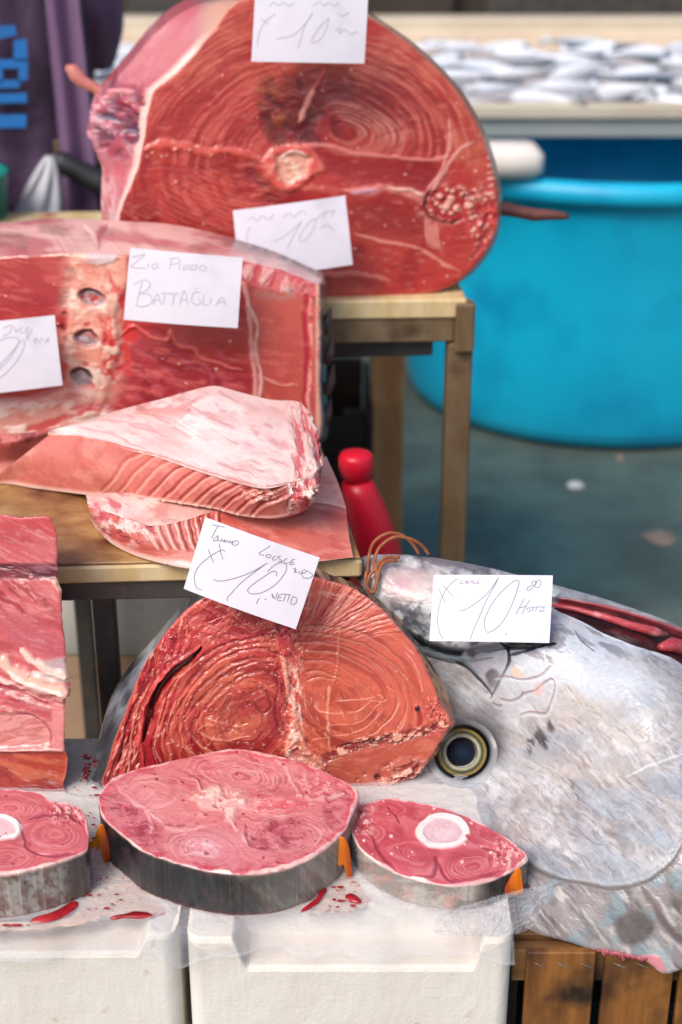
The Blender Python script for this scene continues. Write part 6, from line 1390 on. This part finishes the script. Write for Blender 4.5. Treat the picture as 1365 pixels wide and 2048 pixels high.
for k, q_ in enumerate(([(150, 1700), (200, 1690), (240, 1730), (300, 1790), (330, 1826), (250, 1838), (170, 1812), (140, 1760)], [(640, 1750), (700, 1745), (740, 1800), (700, 1826), (630, 1822), (600, 1810)], [(-60, 1846), (60, 1846), (150, 1812), (200, 1836), (90, 1858), (-60, 1862)])):
    o_ = jag(crom(np.array(q_, float), 0, True)[:-1], 9, 14, k + 3); P_ = atZ(o_[:, 0], o_[:, 1], ZB + .0008); n_ = len(P_); c_ = P_.mean(0) + np.array([0, 0, .0002])
    setp(MB().add(np.vstack([P_, c_[None]]), [[i, (i + 1) % n_, n_] for i in range(n_)]).build('blood_stain', M_stain0), ['pale watery stain between the left and middle steaks', 'pale watery stain between the middle and right steaks', 'pale watery stain in front of the left steak'][k], 'stain', 'watery stains on the boxes')
# raised white fold behind, and the crumpled end at the right
def film_loft(name, curves, nu, nv, amp, sc_, seed):
    cs = [resample(np.array(c, float), nu, closed=False) for c in curves]; A = np.stack(cs); rows = crom(A.reshape(len(cs), -1), 0, False).reshape(-1, nu, 3)
    idx = np.linspace(0, len(rows) - 1, nv); i0 = np.clip(idx.astype(int), 0, len(rows) - 2); t = (idx - i0)[:, None, None]; G = rows[i0] * (1 - t) + rows[i0 + 1] * t
    x, y, Yv = G[..., 0].ravel(), G[..., 1].ravel(), G[..., 2].ravel(); P = atY(x, y, Yv)
    f = fbm(x / sc_, y / sc_, seed, 4); r_ = 1 - np.clip(np.abs(fbm(x / sc_ * 1.6, y / sc_ * 1.6, seed + 4, 3) - .5) * 9, 0, 1)
    P = P + np.array([0, -1, .6]) * (amp * (f - .5) + amp * .6 * r_)[:, None]
    return film(name, ef, P, nu, nv, M_film)
film_loft('crumpled_end', [[(880, 1822, 1.19), (940, 1808, 1.187), (1000, 1790, 1.184), (1050, 1777, 1.180), (1080, 1772, 1.178), (1106, 1763, 1.176)], [(870, 1840, 1.178), (940, 1835, 1.172), (1000, 1822, 1.168), (1050, 1808, 1.165), (1082, 1796, 1.163), (1101, 1786, 1.165)],
                           [(870, 1856, 1.168), (940, 1856, 1.160), (1000, 1852, 1.155), (1040, 1842, 1.153), (1070, 1826, 1.155), (1092, 1806, 1.160)], [(870, 1868, 1.158), (940, 1872, 1.150), (1000, 1872, 1.146), (1030, 1868, 1.146), (1052, 1862, 1.148), (1072, 1842, 1.152)]], 150, 90, .006, 26, 7)
# foam tray lid surface stains and blood
M_blood = noise_mat('blood', '8A0612', 'B02028', 60, .3, .1, 200, .0005)
M_stain = noise_mat('blood_stain', 'B8402E', 'D08A6C', 60, .4, .1, 200, .0005)
def puddle(pts, lab=None, z=None, mat=None, th=.0004):
    z = ZB + .0056 if z is None else z
    o = crom(np.array(pts, float), 0, True)[:-1][::3]; P = atZ(o[:, 0], o[:, 1], z); n = len(P); c = P.mean(0)
    in1 = c + (P - c) * .86; in1[:, 2] = z + th; ce = c.copy(); ce[2] = z + th * 1.2; P = P.copy(); P[:, 2] = z - .0022
    return MB().add(np.vstack([P, in1, ce[None]]), [[i, (i + 1) % n, n + (i + 1) % n, n + i] for i in range(n)] + [[n + i, n + (i + 1) % n, 2 * n] for i in range(n)]).build('blood_puddle', mat or M_blood, smooth=True)
pud = [([(60, 1838), (110, 1822), (150, 1800), (158, 1806), (140, 1826), (100, 1840), (70, 1843)], 'long blood pool under the left steak edge'), ([(222, 1832), (248, 1828), (270, 1822), (300, 1824), (307, 1831), (280, 1834), (250, 1834), (225, 1836)], 'bright blood streak lying in front of the middle steak at left'),
       ([(600, 1822), (630, 1800), (648, 1770), (655, 1776), (645, 1796), (620, 1816)], 'dark blood pool at the right foot of the middle steak'), ([(690, 1790), (705, 1786), (724, 1800), (716, 1804), (700, 1800)], 'blood pool at the left foot of the small right steak')]
for q, l_ in pud: setp(puddle(q), l_, 'blood puddle', 'blood on the film')
dr = MB(); rr_ = random.Random(4)
M_drop = M_blood
for k in range(110):
    reg = rr_.choice([(150, 1700, 250, 1825), (150, 1700, 250, 1825), (140, 1620, 200, 1700), (640, 1760, 710, 1815), (140, 1530, 200, 1640), (-20, 1850, 60, 1850)])
    x, y = rr_.uniform(reg[0], reg[2]), rr_.uniform(reg[1], reg[3]); c = atZ(x, y, ZB + .0050); r_ = rr_.choice([.0006, .0009, .0013, .002]); a_ = rr_.uniform(1, 2.4)
    n = 9; dr.add([(c[0] + r_ * a_ * math.cos(i / n * 6.283), c[1] + r_ * math.sin(i / n * 6.283), c[2]) for i in range(n)] + [(c[0], c[1], c[2] + .0003)], [[i, (i + 1) % n, n] for i in range(n)])
setp(dr.build('blood_drops', M_drop, smooth=True), 'scattered small blood drops on the clear film', 'blood drops', kind='stuff')

# ---------------- price cards
def card(corners, plane_Y, lab, strokes, ink, lean=4, yaw=0, cwx=0.0, ow=1.0, thick=.0006, bow=.0045, plane=None, off=0.0):
    c = np.array(corners, float)
    pl_ = plane or Plane(c[2][0] * .5 + c[3][0] * .5, c[2][1] * .5 + c[3][1] * .5, plane_Y, lean, yaw)
    e = empty('price_card', pl_.at(c[2][0] * .5 + c[3][0] * .5, c[2][1] * .5 + c[3][1] * .5, off), lab, 'price card', 'white handwritten cards on the tuna')
    n = 14; V = []
    u = np.tile(np.linspace(0, 1, n), n); v = np.repeat(np.linspace(0, 1, n), n)
    Q = (c[0][None] * ((1 - u) * (1 - v))[:, None] + c[1][None] * (u * (1 - v))[:, None] + c[2][None] * (u * v)[:, None] + c[3][None] * ((1 - u) * v)[:, None])
    bw = lambda u, v: bow * (np.sin(u * math.pi) * .8 + .5 * np.sin(v * 2.4 + .3))
    P = pl_.at(Q[:, 0], Q[:, 1], off) + pl_.n * bw(u, v)[:, None]; Bk = P - pl_.n * thick
    F_ = gridfaces(n, n, wrap=False); idx = np.arange(n * n).reshape(n, n)
    edge = np.r_[idx[0, :-1], idx[:-1, -1], idx[-1, :0:-1], idx[:0:-1, 0]]; m = len(edge)
    faces = [list(map(int, f)) for f in F_] + [[int(i) + n * n for i in f][::-1] for f in F_] + [[int(edge[i]), int(edge[i]) + n * n, int(edge[(i + 1) % m]) + n * n, int(edge[(i + 1) % m])] for i in range(m)]
    cd = mesh('card', np.vstack([P, Bk]), faces, M_paper, e, smooth=False)
    # handwriting, ribbons of ink on the paper
    # invert the quad map approximately by solving the bilinear
    def uv(x, y):
        uu_, vv_ = .5, .5
        for _ in range(8):
            q = c[0] * (1 - uu_) * (1 - vv_) + c[1] * uu_ * (1 - vv_) + c[2] * uu_ * vv_ + c[3] * (1 - uu_) * vv_
            du = (c[1] - c[0]) * (1 - vv_) + (c[2] - c[3]) * vv_; dv = (c[3] - c[0]) * (1 - uu_) + (c[2] - c[1]) * uu_
            J_ = np.array([du, dv]).T; s_ = np.linalg.solve(J_, np.array([x, y]) - q); uu_ += s_[0]; vv_ += s_[1]
        return uu_, vv_
    mb = MB()
    for st_ in strokes:
        w_ = ow
        q = crom(np.array(st_, float), 0, False)[::3] if len(st_) > 2 else np.array(st_, float)
        t = np.gradient(q, axis=0); t /= np.linalg.norm(t, axis=1)[:, None] + 1e-9; nn = np.stack([-t[:, 1], t[:, 0]], 1) * w_ * .5
        L_ = []
        for k, (x, y) in enumerate(q):
            for s_ in (1, -1):
                X_, Y_ = x + s_ * nn[k, 0], y + s_ * nn[k, 1]; a_, b_ = uv(X_, Y_)
                if not (-.02 < a_ < 1.02 and -.02 < b_ < 1.02): a_, b_ = min(max(a_, .003), .997), min(max(b_, .003), .997); g = c[0] * (1 - a_) * (1 - b_) + c[1] * a_ * (1 - b_) + c[2] * a_ * b_ + c[3] * (1 - a_) * b_; X_, Y_ = g
                L_.append(pl_.at(X_, Y_, off) + pl_.n * (bw(a_, b_) + .00035))
        m_ = len(q); mb.add(L_, [[2 * i, 2 * i + 1, 2 * i + 3, 2 * i + 2] for i in range(m_ - 1)])
    if strokes: mb.build('handwriting', ink, e)
    return e
def tr(strokes, ox, oy, k, rot=0, sh=0):
    ca, sa = math.cos(R(rot)), math.sin(R(rot))
    return [[(ox + (x * k + sh * y * k) * ca - y * k * sa, oy + (x * k + sh * y * k) * sa + y * k * ca) for x, y in s] for s in strokes]
# card on the middle cut (traced; zoom scale 300/1365 from 360,1020)
def z5(L): return [[(360 + x * .21978, 1020 + y * .21978) for x, y in s] for s in L]
def z6(L): return [[(840 + x * .21245, 1130 + y * .21245) for x, y in s] for s in L]
def z7(L): return [[(x * .3663, 480 + y * .3663) for x, y in s] for s in L]
tonno = z5([[(295, 130), (350, 140), (412, 150)], [(350, 140), (320, 190), (293, 252)], [(325, 250), (350, 225), (345, 265), (310, 275), (315, 250)], [(350, 240), (352, 270), (375, 275), (380, 255)], [(380, 255), (395, 280), (410, 260), (412, 285), (430, 265)], [(430, 265), (445, 290), (460, 270), (470, 295), (485, 270)], [(500, 275), (480, 300), (510, 312), (540, 290), (520, 268), (500, 280)],
            [(262, 348), (280, 400), (312, 472)], [(365, 300), (372, 370), (398, 440)], [(412, 375), (400, 355), (350, 370), (270, 420), (180, 500), (138, 580), (138, 650), (160, 705), (205, 718)],
            [(305, 620), (350, 635), (440, 625), (560, 590), (680, 540), (800, 470)], [(800, 470), (700, 540), (560, 650), (460, 760), (435, 790), (440, 818)],
            [(880, 590), (880, 550), (840, 550), (760, 600), (660, 670), (620, 720), (660, 750), (760, 735), (880, 660), (960, 560), (970, 490), (920, 470), (850, 500), (800, 550)],
            [(825, 315), (790, 340), (720, 385), (770, 400)], [(785, 400), (800, 425), (835, 410), (815, 392), (785, 405)], [(875, 410), (845, 425), (850, 445), (880, 440)], [(920, 410), (890, 420), (915, 440), (935, 455), (895, 462)], [(980, 430), (950, 450), (955, 478), (990, 470)], [(1050, 440), (1020, 450), (1000, 485), (1045, 485)], [(1010, 468), (1040, 468)],
            [(1030, 525), (1060, 535), (1040, 555), (1075, 560)], [(1055, 515), (1050, 560)], [(1085, 545), (1095, 575), (1120, 560)], [(1120, 535), (1110, 570), (1150, 560), (1130, 530)], [(1150, 545), (1180, 560), (1210, 590), (1180, 612), (1130, 612), (1110, 580)],
            [(730, 785), (712, 810), (700, 845)], [(770, 805), (790, 800)], [(850, 790), (840, 750), (870, 800), (890, 740)], [(935, 755), (905, 765), (895, 810), (930, 815)], [(905, 788), (930, 785)], [(930, 752), (1010, 762)], [(965, 760), (945, 820)], [(1000, 765), (980, 825)], [(1030, 775), (1010, 845), (1050, 845), (1068, 800), (1030, 775)]])
card([(411, 1034), (640, 1115), (592, 1258), (368, 1177)], 1.40, 'tilted card in front of the middle tuna cut, the one with the clearest pen writing', tonno, M_ink, 12, 0, ow=1.25)
locale_ = z6([[(175, 220), (205, 290), (243, 362)], [(215, 190), (265, 245), (312, 300)], [(370, 135), (310, 160), (240, 240), (195, 340), (170, 450), (168, 560), (190, 650), (220, 700)], [(395, 283), (402, 287)], [(365, 438), (430, 420), (540, 350), (650, 250), (740, 115)], [(740, 115), (700, 200), (620, 340), (560, 480), (500, 620), (470, 705)],
              [(865, 165), (900, 150), (930, 160), (915, 230), (860, 380), (780, 530), (700, 610), (630, 635), (605, 580), (610, 500), (680, 360), (760, 260), (860, 170)],
              [(400, 145), (378, 165), (385, 178), (412, 172)], [(420, 165), (435, 150), (438, 175), (420, 170)], [(460, 150), (445, 170), (465, 175)], [(475, 175), (485, 150), (495, 178)], [(505, 150), (505, 175), (525, 175)], [(550, 150), (535, 175), (560, 172)], [(556, 135), (570, 128)],
              [(1085, 150), (1050, 165), (1060, 190), (1010, 215), (1010, 240), (1050, 225), (1085, 180), (1085, 150)], [(1100, 160), (1080, 200), (1110, 215), (1140, 170), (1120, 140), (1090, 165)],
              [(975, 325), (940, 390), (900, 470)], [(1030, 335), (990, 400), (955, 470)], [(925, 410), (1000, 390)], [(1000, 430), (1020, 400), (1035, 430), (1010, 445)], [(1035, 400), (1180, 395)], [(1065, 400), (1050, 440)], [(1100, 400), (1085, 440)], [(1140, 420), (1125, 440), (1165, 430), (1160, 400)], [(815, 640), (800, 662)]])
card([(868, 1150), (1106, 1151), (1099, 1286), (859, 1282)], 1.425, 'level card propped on the jaw of the silver fish head', locale_, M_ink, 32, 0, ow=1.1)
zio = z7([[(720, 95), (760, 85), (795, 75), (750, 115), (715, 145), (760, 150), (800, 152)], [(812, 125), (810, 150)], [(812, 108), (814, 112)], [(850, 125), (832, 140), (845, 155), (865, 140), (850, 125)], [(940, 105), (930, 155)], [(925, 100), (975, 95), (985, 120), (935, 130)], [(985, 130), (983, 158)], [(1010, 135), (1003, 165)], [(1010, 138), (1035, 135), (1030, 155), (1008, 155)], [(1050, 135), (1043, 165)], [(1050, 138), (1080, 135), (1070, 158), (1048, 155)], [(1105, 135), (1092, 155), (1115, 165), (1130, 145), (1105, 135)],
          [(780, 225), (760, 300), (745, 360)], [(730, 240), (790, 215), (825, 235), (800, 275), (760, 290), (820, 295), (835, 335), (790, 360), (745, 355)], [(840, 350), (862, 290), (885, 350)], [(848, 325), (880, 325)], [(880, 285), (935, 288)], [(905, 288), (895, 350)], [(930, 290), (980, 290)], [(955, 290), (948, 350)], [(985, 350), (1010, 270), (1030, 350)], [(990, 325), (1025, 322)], [(1095, 280), (1060, 285), (1050, 330), (1080, 350), (1100, 335), (1085, 318)], [(1070, 262), (1085, 258)], [(1120, 295), (1110, 345), (1140, 350)], [(1155, 310), (1150, 350)], [(1180, 355), (1215, 310), (1235, 355)], [(1190, 338), (1230, 335)]])
card([(261, 495), (486, 515), (476, 656), (248, 639)], 1.86, 'card with two lines of capital writing, centred on the backbone block', zio, M_ink2, 5, 0, ow=1.6)
left_ = z7([[(20, 480), (70, 460), (60, 500), (20, 520)], [(85, 470), (95, 500), (110, 475)], [(125, 470), (115, 500), (140, 498), (150, 470)], [(160, 470), (150, 540), (180, 480)], [(-20, 560), (40, 530), (110, 540), (60, 640), (0, 700)], [(-40, 720), (40, 640), (130, 540), (130, 600), (60, 700), (-10, 760)], [(185, 550), (205, 530), (195, 565)], [(215, 560), (230, 535), (245, 545)], [(250, 560), (270, 530), (262, 555)]])
card([(-118, 652), (110, 630), (126, 770), (-102, 796)], 1.865, 'card on the backbone block cut off by the left photo edge', left_, M_ink2, 5, 0, ow=1.6)
def z2(L): return [[(300 + x * .32234, y * .32234) for x, y in s] for s in L]
top_ = z2([[(740, 40), (770, 15), (800, 35), (830, 15), (860, 35), (895, 15)], [(1010, 40), (1050, 10), (1080, 35), (1110, 15), (1140, 35), (1175, 15)], [(780, 85), (720, 130), (680, 200), (665, 290)], [(690, 120), (740, 150)], [(780, 240), (880, 220), (960, 150), (1010, 80)], [(1010, 80), (960, 160), (920, 300)], [(1110, 110), (1050, 170), (1000, 260), (1060, 240), (1100, 160), (1110, 110)], [(1170, 80), (1190, 100), (1240, 75)], [(1150, 190), (1180, 170), (1175, 210), (1210, 180), (1240, 210), (1290, 195)]])
card([(511, -16), (737, -12), (729, 127), (503, 123)], 2.10, 'topmost card, pinned at the upper edge of the big round cut', top_, M_ink2, 4, 4, ow=1.6)
def z3(L): return [[(440 + x * .41026, 240 + y * .41026) for x, y in s] for s in L]
low_ = z3([[(140, 490), (160, 470), (180, 490), (210, 465), (235, 485), (265, 455)], [(310, 470), (340, 450), (360, 470), (400, 440), (420, 460)], [(470, 480), (520, 440), (500, 480)], [(520, 450), (560, 440), (540, 470)], [(260, 590), (320, 560), (400, 490)], [(400, 490), (360, 560), (330, 620)], [(440, 490), (390, 560), (400, 590), (450, 540), (470, 480), (440, 490)], [(150, 520), (130, 560), (140, 600)], [(490, 530), (520, 510), (560, 540)]])
card([(466, 421), (691, 391), (706, 529), (481, 560)], 2.08, 'tilted card leaning low against the big round cut', low_, M_ink2, 4, 2, ow=1.6)
